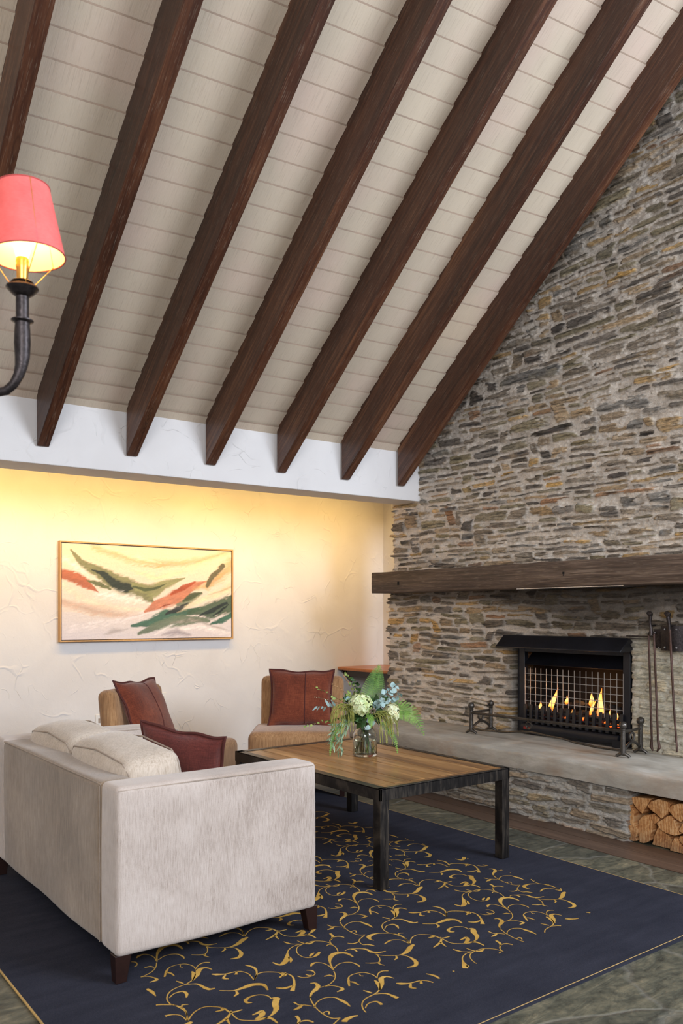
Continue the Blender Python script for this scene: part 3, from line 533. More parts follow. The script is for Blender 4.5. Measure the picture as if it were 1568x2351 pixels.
# firewood in the niche
def m_log():
    t=NT('split_log_wood'); v=t.coord('Object')
    sep=t.new('ShaderNodeSeparateXYZ'); t.l.new(v,sep.inputs[0])
    oi=t.new('ShaderNodeObjectInfo').outputs['Random']
    cv=t.new('ShaderNodeCombineXYZ'); t.l.new(t.math('ADD',sep.outputs['Y'],t.math('MULTIPLY_ADD',oi,.26,-.13)),cv.inputs[0]); t.l.new(t.math('ADD',sep.outputs['Z'],t.math('MULTIPLY_ADD',oi,-.18,.02)),cv.inputs[1])
    ln=t.new('ShaderNodeVectorMath',operation='LENGTH'); 
    nz=t.noise(v,14,3,.5)
    t.l.new(cv.outputs[0],ln.inputs[0]); r=t.math('ADD',ln.outputs['Value'],t.math('MULTIPLY',nz,.014))
    ring=t.math('SINE',t.math('MULTIPLY',r,620)); n=t.noise(t.coord('Object',(4,60,60)),1,5,.65); n2=t.noise(v,12,3)
    f=t.math('ADD',t.math('MULTIPLY_ADD',ring,.07,.12),t.math('ADD',t.math('MULTIPLY',n,.45),t.math('MULTIPLY',n2,.35)))
    c=t.ramp(f,[(.25,srgb(112,70,40)),(.42,srgb(172,112,62)),(.55,srgb(214,158,100)),(.7,srgb(236,200,152))])
    low=t.math('MULTIPLY',t.math('SUBTRACT',.10,sep.outputs['Z'],clamp=True),9,clamp=True)
    c=t.mix(t.math('MULTIPLY',low,t.noise(v,20,4,.7)),c,srgb(96,84,76))
    return t.out(c,.8,t.bump(t.math('ADD',ring,t.math('MULTIPLY',n,2)),.25,.003))
M['log']=m_log()
LL=['split log with a triangular end, top left of the woodpile','tall thin split log standing against the stone at the left of the woodpile','split log with curved growth rings, second in the bottom row of the woodpile','rounded split log with ring end, second along the top of the woodpile','smallest split stick wedged in the middle of the woodpile','pale wedge shaped split log in the middle of the woodpile','split log with arched rings, third along the top of the woodpile','large grey bottomed split log, third in the bottom row','ringed grey split log, fourth in the bottom row at the frame edge','half hidden split log at the right frame edge, middle of the woodpile','small split stick at the right frame edge above the bottom row']
for i,p in enumerate(LOGS):
    cy=sum(q[0] for q in p)/len(p); cz=sum(q[1] for q in p)/len(p); rd=random.Random(i)
    pts=[]
    for k in range(len(p)):
        a=p[k]; c_=p[(k+1)%len(p)]
        pts.append(a)
        pts.append([(a[0]+c_[0])/2+rd.uniform(-.002,.002),(a[1]+c_[1])/2+rd.uniform(-.002,.002)])
    pts=[(cy+(q[0]-cy)*.985,max(.006,cz+(q[1]-cz)*.985)) for q in pts]
    off=rd.uniform(-.012,.02)
    b=MB(); L=.34; n=len(pts)
    secs=[(0,1.0),(.02,1.0),(.17,.97),(L,.95)]
    vs=[(4.505+off+x,cy+(q[0]-cy)*s,max(.005,cz+(q[1]-cz)*s)) for x,s in secs for q in pts]
    fs=[(a*n+k,a*n+(k+1)%n,(a+1)*n+(k+1)%n,(a+1)*n+k) for a in range(3) for k in range(n)]+[tuple(range(n))[::-1],tuple(3*n+k for k in range(n))]
    b.add(vs,fs); o=b.build('firewood_log',M['log'],angle=40,bevel=.002)
    tag(o,LL[i],'firewood','split logs in the niche under the hearth')

# mantel
man=thing('mantel_beam','long weathered timber mantel beam set into the stone wall above the stove','mantel shelf',(4.95,4.5,1.6))
b=MB(); b.tc=[]; n=60; rd=random.Random(8); vs=[]
for k in range(n+1):
    y=6.086+(1.9-6.086)*k/n; w1=rd.uniform(-.0025,.0025); w2=rd.uniform(-.0025,.0025)
    for x,z in ((5.24,1.795),(4.957,1.795+w2),(4.95,1.787),(4.95+w1*.6,1.70),(4.95,1.610),(4.958,1.602+w1),(5.24,1.602)):
        vs.append((x,y,z)); b.tc.append((x,y,z))
b.add(vs,[(k*7+q,k*7+(q+1)%7,(k+1)*7+(q+1)%7,(k+1)*7+q) for k in range(n) for q in range(7)]+[tuple(range(7)),tuple(n*7+q for q in range(7))[::-1]])
local(b.build('beam',M['mantel'],man,angle=50))
b=MB(); yh=5.70; b.box(4.9485,4.952,yh-.014,yh+.014,1.668,1.700); b.box(4.9475,4.951,3.85,3.868,1.697,1.713); b.ball((4.9495,3.86,1.69),.006)
local(b.build('nail_hole',plain('hole_black',srgb(12,10,9),.9),man,smooth=False))
b=MB(); b.box(4.955,5.17,3.36,4.31,1.596,1.601); local(b.build('heat_shield',M['chrome'],man,smooth=False))

# corner shelf by the back wall
sh=thing('corner_shelf','varnished wooden shelf in the corner beside the stone chimney','shelf',(5.7,6.8,.8))
b=MB(); b.prism([(5.385,7.205,.802),(5.365,7.17,.802),(5.365,6.45,.802),(5.40,6.26,.802),(6.03,6.26,.802),(6.03,7.205,.802)],(0,0,.032)); local(b.build('shelf_board',M['shelf'],sh,bevel=.008,bseg=3))
b=MB(); b.prism([(5.41,7.204,.80),(5.56,7.204,.66),(5.6,7.204,.80)],(0,-.03,0)); b.box(5.43,6.0,6.3,7.1,.735,.80); local(b.build('bracket',M['legwood'],sh,smooth=False))
# small wall sockets
for (x,z,lab) in ((2.728,.452,'white wall socket low behind the left armchair'),(3.335,.615,'small white wall socket right of the left armchair backrest')):
    o=thing('wall_socket',lab,'socket',(x,YB-.001,z))
    b=MB(); b.box(-.035,.035,-.009,0,-.055,.055); b.build('cover_plate',M['whiteplastic'],o,bevel=.003)
    b=MB(); b.box(-.012,.012,-.0105,-.0085,-.02,.02); b.build('socket_insert',M['seam'],o,smooth=False)

# painting
pt=thing('framed_painting','wide abstract painting of green, rust and cream strokes in a slim oak frame','painting',(2.38,7.17,1.18))
nu,nv=420,210; Wd,Hd=1.668,.842
U,V=np.meshgrid(np.linspace(0,Wd,nu),np.linspace(0,Hd,nv),indexing='ij')
du=.03*(fbm(U*6,V*9,4,40)-.5); dv=.03*(fbm(U*6+9,V*9,4,44)-.5); fine=fbm(U*16+V*14,V*70-U*26,3,50)-.5
tt=np.clip(V/Hd+.15*(fbm(U*2,V*5,3,60)-.5),0,1)[...,None]
cv=lin3((216,208,212))*(1-tt)+lin3((240,218,184))*tt
cv=np.where((tt>.25)&(tt<.6),cv*.0+(lin3((232,214,196))*.6+cv*.4),cv)
def seg_d(px_,py_,a,c):
    ax,ay=a;cx_,cy_=c; dx,dy=cx_-ax,cy_-ay; L=dx*dx+dy*dy+1e-12
    t=np.clip(((px_-ax)*dx+(py_-ay)*dy)/L,0,1); return np.hypot(px_-ax-t*dx,py_-ay-t*dy),t
for si,(c,pp,ww) in enumerate(PAINT):
    best=np.full(U.shape,9.)
    for k in range(len(pp)-1):
        d,t=seg_d(U+du,V+dv,pp[k],pp[k+1]); r=(ww[k]*(1-t)+ww[k+1]*t)/2
        best=np.minimum(best,(d-r)/(r+.012))
    dark=sum(c)<420
    soft=.30 if dark else .8
    a=np.clip((.05-best+fine*(.5 if dark else .9))/soft,0,1)*(.95 if dark else .8)
    tone=(1+.5*fine+.35*(fbm(U*5,V*20,3,70+si)-.5))[...,None]
    cv=cv*(1-a[...,None])+lin3(c)*tone*a[...,None]
cv=np.clip(cv,0,1)
relief=.0016*(fbm(U*18+V*14,V*80-U*20,3,90)-.5)
co=np.stack([U,-.002-relief,V],-1).reshape(-1,3).astype(np.float32)
idx=np.arange(nu*nv).reshape(nu,nv); F=np.stack([idx[:-1,:-1],idx[1:,:-1],idx[1:,1:],idx[:-1,1:]],-1).reshape(-1,4)
grid_mesh('canvas',co,F,cv.reshape(-1,3),None,M['canvas'],pt)
b=MB(); g=.012
for (x0,x1,z0,z1) in ((-g-.006,-.006,-g-.006,Hd+g+.006),(Wd+.006,Wd+g+.006,-g-.006,Hd+g+.006),(-.006,Wd+.006,-g-.006,-.006),(-.006,Wd+.006,Hd+.006,Hd+g+.006)): b.box(x0,x1,-.012,.038,z0,z1)
b.build('frame',M['oak'],pt,smooth=False)
b=MB(); b.box(-.007,Wd+.007,.004,.036,-.007,Hd+.007); b.build('backing',M['sootblack'],pt,smooth=False)
# =============================================================== gas stove in the chimney
st=thing('gas_stove','black open gas fire with canopy, wire guard and slotted grate in the stone wall','stove',(5.2,4.0,.437))
L_=lambda o:local(o)
b=MB(); b.box(5.225,5.27,4.46,4.515,.44,1.16); b.box(5.225,5.27,3.487,3.548,.44,1.16); b.box(5.225,5.27,3.548,4.46,1.10,1.16); b.box(5.24,5.30,4.515,4.545,.44,1.14); b.box(5.24,5.30,3.462,3.487,.44,1.14)
L_(b.build('frame',M['blacksteel'],st,bevel=.003))
b=MB(); b.prism([(5.21,3.45,1.238),(5.20,3.45,1.13),(5.05,3.45,1.132),(5.05,3.45,1.141),(5.15,3.45,1.232)],(0,1.17,0)); L_(b.build('canopy',M['blackhood'],st,bevel=.004))
b=MB(); b.prism([(5.33,3.55,1.10),(5.225,3.55,1.0),(5.23,3.55,.995),(5.34,3.55,1.09)],(0,.91,0)); L_(b.build('inner_hood',M['blackhood'],st,smooth=False))
b=MB()
for z in (.925,.870,.815,.760,.705): b.tube([(5.228,3.548,z),(5.228,4.46,z)],.0026,5)
for k in range(18): y=4.455-.0535*k; b.tube([(5.226,y,.64),(5.226,y,.972)],.0026,5)
L_(b.build('wire_guard',M['wire'],st))
b=MB()
for k in range(16):
    y=4.44-k*.0595; b.prism([(5.20,y-.0135,.53),(5.205,y-.0135,.665),(5.213,y-.0135,.68),(5.219,y-.0135,.665),(5.215,y-.0135,.53)],(0,.027,0))
b.box(5.212,5.222,3.55,4.46,.625,.638); b.box(5.212,5.222,3.55,4.46,.585,.598); b.box(5.212,5.222,3.55,4.46,.545,.558)
L_(b.build('grate',M['blacksteel'],st,bevel=.001,bseg=1))
b=MB(); n=10; prof=[(5.225,.525)]+[(5.195-.02*math.sin(PI*k/n),.49+.035*math.cos(PI*k/n)) for k in range(n+1)]+[(5.225,.455)]
b.prism([(x,3.56,z) for x,z in prof],(0,.90,0)); b.box(5.21,5.26,3.56,4.46,.44,.462); b.box(5.17,5.25,3.50,3.60,.44,.49)
pn=L_(b.build('control_panel',M['blacksteel'],st))
b=MB(); b.box(5.169,5.18,4.355,4.425,.484,.502); q=b.build('badge',M['badge'],pn,smooth=False); q.matrix_parent_inverse=pn.matrix_parent_inverse.copy() if False else Matrix.Identity(4)
b=MB(); b.box(5.60,5.62,3.46,4.56,.44,1.2); b.box(5.27,5.62,3.44,3.46,.44,1.2); b.box(5.27,5.62,4.56,4.58,.44,1.2); b.box(5.2,5.62,3.44,4.58,1.2,1.22); b.box(5.27,5.62,3.46,4.56,.44,.56)
L_(b.build('firebox_liner',M['sootblack'],st,smooth=False))
b=MB(); b.box(5.225,5.6,3.55,4.46,.558,.57); L_(b.build('burner_tray',M['sootblack'],st,smooth=False))
rd=random.Random(4); random.seed(4)
base=None
for i in range(52):
    if base is None:
        b=MB(); b.ball((0,0,0),.03,seg=10,jit=.16); base=b.build('coal',M['coal'],angle=60); o=base
    else: o=base.copy(); C.objects.link(o)
    row=i//17; k=i%17
    o.location=(5.26+.052*row+rd.uniform(-.006,.006),4.42-k*.053+rd.uniform(-.01,.01),.60+ .022*row + (.035 if row==2 else 0)+rd.uniform(0,.02))
    s=rd.uniform(.8,1.12); o.scale=(s,s*1.05,s*.9); o.rotation_euler=(rd.uniform(0,6),rd.uniform(0,6),rd.uniform(0,6))
    tag(o,'dark lump of coal in the burning stove grate','coal','coals in the stove grate')
M['ember']=m_emit('glowing_ember',[(.0,(.9,.05,.01)),(1,(1,.2,.02))],2.5)
M['flame']=m_emit('flame_glow',[(.0,(1,.12,.01)),(.22,(1,.26,.03)),(.5,(1,.50,.15)),(.8,(1,.36,.06)),(1,(.9,.14,.01))],2.7)
FLm=[(4.361,.615,4.369,.700,.045,'small wide flame at the left end of the fire'),(4.263,.615,4.183,.825,.05,'tall leaning flame left of centre in the fire'),
(4.096,.70,4.089,.770,.035,'short flame in the middle of the fire'),(3.886,.70,3.871,.812,.045,'medium flame right of centre in the fire'),
(3.801,.60,3.779,.85,.062,'tallest brightest flame at the right of the fire'),(3.876,.63,3.82,.76,.03,'thin leaning flame between two larger flames'),
(3.722,.61,3.716,.697,.022,'narrow red flame near the right end of the fire'),(4.049,.61,4.051,.662,.028,'little orange flame low in the middle of the grate'),(3.65,.62,3.641,.68,.028,'red flame at the far right of the fire')]
for i,(y0,z0,y1,z1,w,lab) in enumerate(FLm):
    h=z1-z0; b=MB(); rd=random.Random(i); pts=[];rs=[]
    for k in range(15):
        t=k/14; pts.append((5.33+rd.uniform(-.001,.001),(y1-y0)*(t**1.3)+.012*math.sin(t*5+i)*t*(1-t)*2,h*t)); rs.append(max(.0006,w*.56*(math.sin(PI*min(1,t*1.0)**.55)**.9)*(1-t*.35)))
    x0=5.33; pts=[(0,p[1],p[2]) for p in pts]
    b.tube(pts,rs,8); o=b.build('flame',M['flame']); o.location=(x0-.02-.01*(i%3),y0,z0); o.scale=(.4,1,1)
    tag(o,lab,'flame')
for i,(y,z) in enumerate(((4.22,.59),(4.06,.60),(3.70,.60),(3.66,.585),(3.59,.59),(3.53,.62),(3.9,.61))):
    b=MB(); b.ball((0,0,0),.012,seg=8,jit=.25); o=b.build('ember',M['ember']); o.location=(5.225+.012,y,z)
    tag(o,'small glowing red ember between the grate bars','ember','glowing embers in the grate')

# iron fender
fd=thing('fireplace_fender','wrought iron fender with ball topped posts around the stove','fender',(4.86,4.0,.437))
for (x,y,h) in ((4.87,4.71,.235),(5.12,4.73,.235),(4.87,3.305,.225),(5.11,3.33,.235)):
    p=MB(); z0=.437; p.tube([(x,y,z0+.025),(x,y,z0+h-.03)],[.018,.0155],12); p.ball((x,y,z0+h-.008),.0275,seg=16)
    p.lathe([(.015,z0+h-.045),(.021,z0+h-.038),(.015,z0+h-.03)],(x,y,0),12)
    post=L_(p.build('post',M['iron'],fd))
    a=MB(); pts=[(x+.012,y-.044,z0+.006),(x+.008,y-.034,z0+.016),(x,y-.016,z0+.026),(x,y,z0+.029),(x-.002,y+.016,z0+.026),(x-.008,y+.034,z0+.016),(x-.012,y+.044,z0+.006)]
    a.tube(pts,[.011,.010,.013,.017,.013,.010,.011],8); q=a.build('foot',M['iron'],post); 
b=MB(); b.tube([(4.87,3.305,.615),(4.87,4.71,.607)],.0115,10); L_(b.build('top_rail',M['iron'],fd))
b=MB(); P_=[(4.87,4.71,.482),(4.87,4.60,.478),(4.87,4.42,.487),(4.87,4.10,.520),(4.87,3.84,.507),(4.87,3.66,.488),(4.87,3.50,.480),(4.87,3.305,.482)]
pp=[]
for k in range(len(P_)-1):
    for t in (0,.25,.5,.75): 
        s=t*t*(3-2*t)
        pp.append(tuple(P_[k][a]*(1-(s if a==2 else t))+P_[k+1][a]*(s if a==2 else t) for a in range(3)))
pp.append(P_[-1]); b.tube(pp,.0085,8); L_(b.build('lower_rail',M['iron'],fd))
for (y0,y1) in ((4.71,4.73),(3.305,3.33)):
    x0,x1=4.87,5.115; b=MB(); b.tube([(x0,y0,.61),(x1,y1,.61)],.010,8)
    b.tube([(x0+(x1-x0)*k/10,y0+(y1-y0)*k/10,.475+.055*math.sin(PI*k/10)) for k in range(11)],.0105,8)
    L_(b.build('side_rail',M['iron'],fd))
for (x,y,z,ax) in ((4.87,4.115,.567,'y'),(4.99,4.72,.568,'x'),(4.99,3.317,.568,'x')):
    b=MB(); r=.026; b.tube([(x+(r*math.cos(2*PI*k/20) if ax=='x' else 0),y+(r*math.cos(2*PI*k/20) if ax=='y' else 0),z+r*math.sin(2*PI*k/20)) for k in range(20)],.0075,8,closed=True)
    L_(b.build('ring',M['iron'],fd))

# fire tools and their wall plate
def curl(b,x,y,z,r,s=1):
    pts=[]
    for k in range(22):
        t=k/21*2*PI*1.6; rr=r*(1-.75*k/21); pts.append((x-.004*k/21,y+s*(rr*math.cos(t)-r),z+rr*math.sin(t)))
    b.tube(pts,[.0065*(1-.5*k/21) for k in range(22)],7)
rk=thing('tool_rack','riveted black steel wall plate holding the fire tools','tool rack',(5.16,3.12,1.2))
b=MB(); vs=[]
for k in range(13):
    y=3.02+.17*k/12; x=5.135-.03*math.sin(PI*k/12)
    vs+= [(x,y,1.155),(x,y,1.325)]
b.add(vs,[(2*k,2*k+2,2*k+3,2*k+1) for k in range(12)]); b.box(5.14,5.165,2.98,3.25,1.17,1.30)
L_(b.build('back_plate',M['darkiron'],rk))
for (y,z) in ((3.145,1.30),(3.145,1.178),(3.06,1.30),(3.06,1.178),(3.235,1.275),(3.235,1.19),(3.205,1.17),(3.0,1.28),(3.0,1.24),(3.0,1.20)):
    b=MB(); b.ball((5.135-(.028 if 3.03<y<3.2 else 0),y,z),.0075,seg=8); L_(b.build('rivet',M['chrome'],rk))

for y in (3.235,3.09): b=MB(); b.tube([(5.14,y,1.325),(5.08,y,1.325)],.006,6); L_(b.build('hook',M['darkiron'],rk))
b=MB(); b.box(5.15,5.16,3.25,3.47,1.245,1.253); b.box(5.15,5.16,3.25,3.47,1.228,1.234); L_(b.build('mounting_bar',M['darkiron'],rk,smooth=False))
tg=thing('fire_tongs','iron fire tongs with curled ram head handle hanging left of the two tools','tongs',(5.07,3.235,.5))
b=MB(); x=5.075; b.tube([(x,3.245,1.265),(x,3.23,.80),(x,3.222,.56),(x,3.225,.50),(x,3.212,.473)],[.0075,.0075,.0075,.012,.005],7); L_(b.build('left_arm',M['rustiron'],tg))
b=MB(); b.tube([(x,3.205,1.27),(x,3.185,.80),(x,3.175,.56),(x,3.165,.50),(x,3.182,.473)],[.0075,.0075,.0075,.012,.005],7); L_(b.build('right_arm',M['rustiron'],tg))
b=MB(); b.tube([(x,3.225,1.26),(x,3.228,1.31),(x,3.235,1.345),(x,3.232,1.39)],[.016,.010,.009,.013],9); b.ball((x,3.232,1.402),.018,seg=10); curl(b,x-.012,3.25,1.405,.014,1); curl(b,x-.012,3.214,1.405,.014,-1); b.tube([(x,3.245,1.268),(x,3.205,1.268)],.011,8); L_(b.build('handle',M['darkiron'],tg))
pk=thing('fire_poker','iron fire poker with curled ram head handle at the right frame edge','poker',(5.07,3.10,.5))
b=MB(); b.tube([(x,3.088,1.30),(x,3.06,.80),(x,3.035,.49)],[.008,.008,.007],7); L_(b.build('rod',M['rustiron'],pk))
b=MB(); b.tube([(x,3.09,1.28),(x,3.092,1.33),(x,3.10,1.385)],[.008,.011,.015],9); b.ball((x,3.10,1.40),.019,seg=10); curl(b,x-.012,3.118,1.402,.016,1); curl(b,x-.012,3.082,1.402,.016,-1); L_(b.build('handle',M['darkiron'],pk))

# =============================================================== rug
def rug():
    b=MB(); x0,x1,y0,y1=.885,3.826,1.955,6.05
    b.box(x0,x1,y0,y1,0.001,.009,0)
    b.tube([(x0,y0,.006),(x1,y0+.02,.006)],.004,6,2); b.tube([(x0,y0,.006),(x0,y1,.006)],.0045,6,2); b.tube([(x1,y0,.006),(x1,y1,.006)],.004,6,2)
    t1=(.532,.527);t3=(.518,-.49)
    inside=lambda x,y: 1.2+.19*max(0,y-2.5)<x<3.42 and 2.255+.085*(x-1.8)<y<5.4
    for i in range(-12,14):
        for j in range(-12,14):
            ox=t1[0]*i+t3[0]*j; oy=t1[1]*i+t3[1]*j
            if not (-1.4<ox<2.2 and -1.2<oy<3.6): continue
            for P0,W0 in RUG:
                pts=[];ws=[]
                for k in range(len(P0)-1):   # catmull-rom
                    a0=P0[max(k-1,0)];a1=P0[k];a2=P0[k+1];a3=P0[min(k+2,len(P0)-1)]
                    for t in (0,.25,.5,.75):
                        f=lambda q:.5*((2*a1[q])+(-a0[q]+a2[q])*t+(2*a0[q]-5*a1[q]+4*a2[q]-a3[q])*t*t+(-a0[q]+3*a1[q]-3*a2[q]+a3[q])*t**3)
                        pts.append((f(0)+ox,f(1)+oy)); ws.append(W0[k]*(1-t)+W0[k+1]*t)
                pts.append((P0[-1][0]+ox,P0[-1][1]+oy)); ws.append(W0[-1])
                run=[]
                def flush():
                    if len(run)>1:
                        vs=[]
                        for q,(p,w) in enumerate(run):
                            a=run[max(q-1,0)][0]; c=run[min(q+1,len(run)-1)][0]; dx,dy=c[0]-a[0],c[1]-a[1]; L=math.hypot(dx,dy)+1e-9
                            w_=max(w,.0042)*.5*(1+random.uniform(-.12,.12)); vs+=[(p[0]-dy/L*w_,p[1]+dx/L*w_,.0098),(p[0]+dy/L*w_,p[1]-dx/L*w_,.0098)]
                        b.add(vs,[(2*q,2*q+1,2*q+3,2*q+2) for q in range(len(run)-1)],1)
                for p,w in zip(pts,ws):
                    if inside(*p): run.append((p,w))
                    else: flush(); run.clear()
                flush()
    o=b.build('rug',[M['rug'],M['gold'],M['binding']],smooth=False,fix=False)
    tag(o,'large navy rug with gold scrolling vine pattern and plain border','rug')
rug()

# =============================================================== sofa
SZ=.010
sofa=thing('sofa','beige chenille two seat sofa with square arms and dark feet seen from behind','sofa',(1.655,3.83,SZ))
b=MB(); b.soft(1.345,2.10,3.14,4.53,.12,.32,r=.02,n=10); L_(b.build('seat_base',M['sofa'],sofa,angle=60))
for (y0,y1,nm) in ((2.98,3.15,'armrest'),(4.52,4.69,'armrest')):
    b=MB(); b.soft(1.195,2.115,y0,y1,.105,.748,r=.024,n=16,puff=(.0,.004,.004),warp=.0025,seed=int(y0*10)); a=L_(b.build(nm,M['sofa'],sofa,angle=60))
    yy=y0+.004 if y0<3 else y0+.004
    s=MB(); s.tube([(1.205,yy,.735),(1.5,yy-.004,.737),(1.8,yy-.004,.737),(2.095,yy,.735)],.0028,6); s.build('seam',M['seam'],a)
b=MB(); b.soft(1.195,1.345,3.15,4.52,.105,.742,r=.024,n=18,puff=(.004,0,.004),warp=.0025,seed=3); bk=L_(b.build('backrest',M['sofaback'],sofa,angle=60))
s=MB(); s.tube([(1.199,3.155,.735),(1.199,4.515,.735)],.0028,6); s.tube([(1.195,3.155,.12),(1.195,3.155,.73)],.0022,6); s.build('seam',M['seam'],bk)
for (y0,y1) in ((3.155,3.84),(3.845,4.515)):
    b=MB(); b.soft(1.36,2.11,y0,y1,.315,.462,r=.035,n=10,puff=(.0,.0,.015)); L_(b.build('seat_cushion',M['sofacush'],sofa,angle=60))
for i,(y0,y1) in enumerate(((3.20,3.88),(3.89,4.51))):
    b=MB(); w=.245; b.soft(-w/2,w/2,y0,y1,0,.375,r=.055,n=16,puff=(.045,.012,.026),warp=.011,seed=20+i)
    rot=Matrix.Rotation(math.radians(-10),4,'Y'); T=Matrix.Translation((1.50,0,.450))@rot
    b.v=[tuple(T@Vector(v)) for v in b.v]
    cu=L_(b.build('back_cushion',M['sofacush'],sofa,angle=70))
    s=MB()
    for sx in (-w/2+.012,w/2-.012):
        pts=[(sx,y0+.006,.05),(sx,y0+.006,.32),(sx,y0+.05,.362),(sx,(y0+y1)/2,.385),(sx,y1-.05,.362),(sx,y1-.006,.32)]
        s.tube([tuple(T@Vector(p)) for p in pts],.0035,6)
    s.build('seam',M['seam'],cu)
for (x,y) in ((1.225,3.01),(2.09,3.01),(1.225,4.64),(2.09,4.64)):
    b=MB(); z=SZ; dx=-.008 if x<1.6 else .008
    b.prism([(x-.022,y-.022,z),(x+.022,y-.022,z),(x+.022,y+.022,z),(x-.022,y+.022,z)],(0,0,.001)); n=len(b.v)
    b=MB(); q=.021; r=.033
    b.add([(x-q+dx,y-q,z),(x+q+dx,y-q,z),(x+q+dx,y+q,z),(x-q+dx,y+q,z),(x-r,y-r+.012,z+.105),(x+r,y-r+.012,z+.105),(x+r,y+r,z+.105),(x-r,y+r,z+.105)],[(3,2,1,0),(4,5,6,7),(0,1,5,4),(1,2,6,5),(2,3,7,6),(3,0,4,7)])
    L_(b.build('foot',M['legwood'],sofa,smooth=False,bevel=.002))

def pillow(label,w,h,t,mat,M4,seam=True,seed=0,group='rust cushions on the seats'):
    root=thing('throw_cushion',label,'cushion',M4.translation[:],0,group)
    root.rotation_euler=M4.to_euler()
    n=30; b=MB(); rd=random.Random(seed); p1,p2=rd.uniform(0,6),rd.uniform(0,6)
    def pos(u,v,s):
        x=w/2*u*(1-.10*(1-abs(v)**2.2)*abs(u)**3); z=h/2*v*(1-.10*(1-abs(u)**2.2)*abs(v)**3)
        U=min(1,abs(u)/.95);V=min(1,abs(v)/.95)
        th=t/2*((1-U**2.4)*(1-V**2.4))**.5+.0035
        th*=1+.05*math.sin(u*5+p1)*math.sin(v*4+p2)
        wv=.006*math.sin(u*6+p1)*abs(v)**4+.006*math.sin(v*7+p2)*abs(u)**4
        return (x,s*th+wv,z+.006*math.sin(u*7+p2)*abs(v)**6)
    for s in (-1,1):
        o=len(b.v)
        g=[math.sin(PI/2*(2*k/n-1))*.5+(2*k/n-1)*.5 for k in range(n+1)]
        vs=[pos(g[i],g[j],s) for i in range(n+1) for j in range(n+1)]
        fs=[(i*(n+1)+j,(i+1)*(n+1)+j,(i+1)*(n+1)+j+1,i*(n+1)+j+1) for i in range(n) for j in range(n)]
        b.add(vs,fs if s<0 else [f[::-1] for f in fs])
    c=b.build('cover',mat,root,angle=80,fix=False)
    b=MB(); m=24; ed=[(-1+2*k/m,-1) for k in range(m)]+[(1,-1+2*k/m) for k in range(m)]+[(1-2*k/m,1) for k in range(m)]+[(-1,1-2*k/m) for k in range(m)]
    pts=[]
    for u,v in ed: a=pos(u,v,1); c_=pos(u,v,-1); pts.append(tuple((a[q]+c_[q])/2 for q in range(3)))
    b.tube(pts,.0075,7,closed=True); b.build('piping',M['piping'],root)
    if seam:
        for s in (-1,):
            b=MB(); b.tube([tuple(q+((-.0005) if a==1 else 0) for a,q in enumerate(pos(.12,-.93+1.86*k/20,s))) for k in range(21)],.0042,6); b.build('centre_seam',M['piping'],root)
    return root
def TR(loc,rz,tilt=0,roll=0):
    return Matrix.Translation(loc)@Matrix.Rotation(rz,4,'Z')@Matrix.Rotation(tilt,4,'X')@Matrix.Rotation(roll,4,'Y')
pillow('plum rust cushion slumped on the sofa seat behind the near back cushion',.45,.44,.15,M['rust2'],TR((1.775,3.61,.655),math.radians(-57),math.radians(14),math.radians(8)),False,1)

# =============================================================== slipper chairs
def chair(label,cx,cy,rz,zf=.0):
    r=thing('slipper_chair',label,'armchair',(cx,cy,zf),rz,'tan velvet slipper chairs')
    b=MB(); b.soft(-.39,.39,-.34,.24,.13,.492,r=.055,n=12,puff=(0,.006,.012),seed=5); b.build('seat',M['chair'],r,angle=60)
    b=MB(); b.soft(-.345,.345,-.065,.065,0,.75,r=.055,n=14,puff=(0,.012,.0),seed=6)
    T=Matrix.Translation((0,.27,.13))@Matrix.Rotation(math.radians(-7),4,'X'); b.v=[tuple(T@Vector((v[0],v[1]-(.10*(v[0]/.345)**2*.35 if True else 0),v[2]))) for v in b.v]
    b.build('backrest',M['chair'],r,angle=60)
    for x,y in ((-.33,-.28),(.33,-.28),(-.30,.24),(.30,.24)):
        b=MB(); b.add([(x-.018,y-.018,0),(x+.018,y-.018,0),(x+.018,y+.018,0),(x-.018,y+.018,0),(x-.026,y-.026,.15),(x+.026,y-.026,.15),(x+.026,y+.026,.15),(x-.026,y+.026,.15)],[(3,2,1,0),(4,5,6,7),(0,1,5,4),(1,2,6,5),(2,3,7,6),(3,0,4,7)])
        b.build('leg',M['legwood'],r,smooth=False)
    return r
cb=P(-.325,6.62); rb=math.radians(-37)
chair('tan velvet slipper chair facing the viewer behind the coffee table',cb[0],cb[1],rb,.010)
m=P(-.325,6.69); pillow('square rust linen cushion upright on the chair behind the flowers',.53,.47,.15,M['rust'],TR((m[0],m[1],.725),rb,math.radians(-10),math.radians(1)),True,2)
ra=math.radians(35); ca=(2.545,5.345)
chair('tan velvet slipper chair between the sofa and the back wall, seen from the side',ca[0],ca[1],ra,.010)
fa=Vector((math.sin(ra),-math.cos(ra),0))
pillow('square rust linen cushion leaning on the left chair behind the sofa',.52,.48,.15,M['rust'],TR((ca[0]-fa.x*.20,ca[1]-fa.y*.20,.722),ra,math.radians(-25),math.radians(1)),True,3)

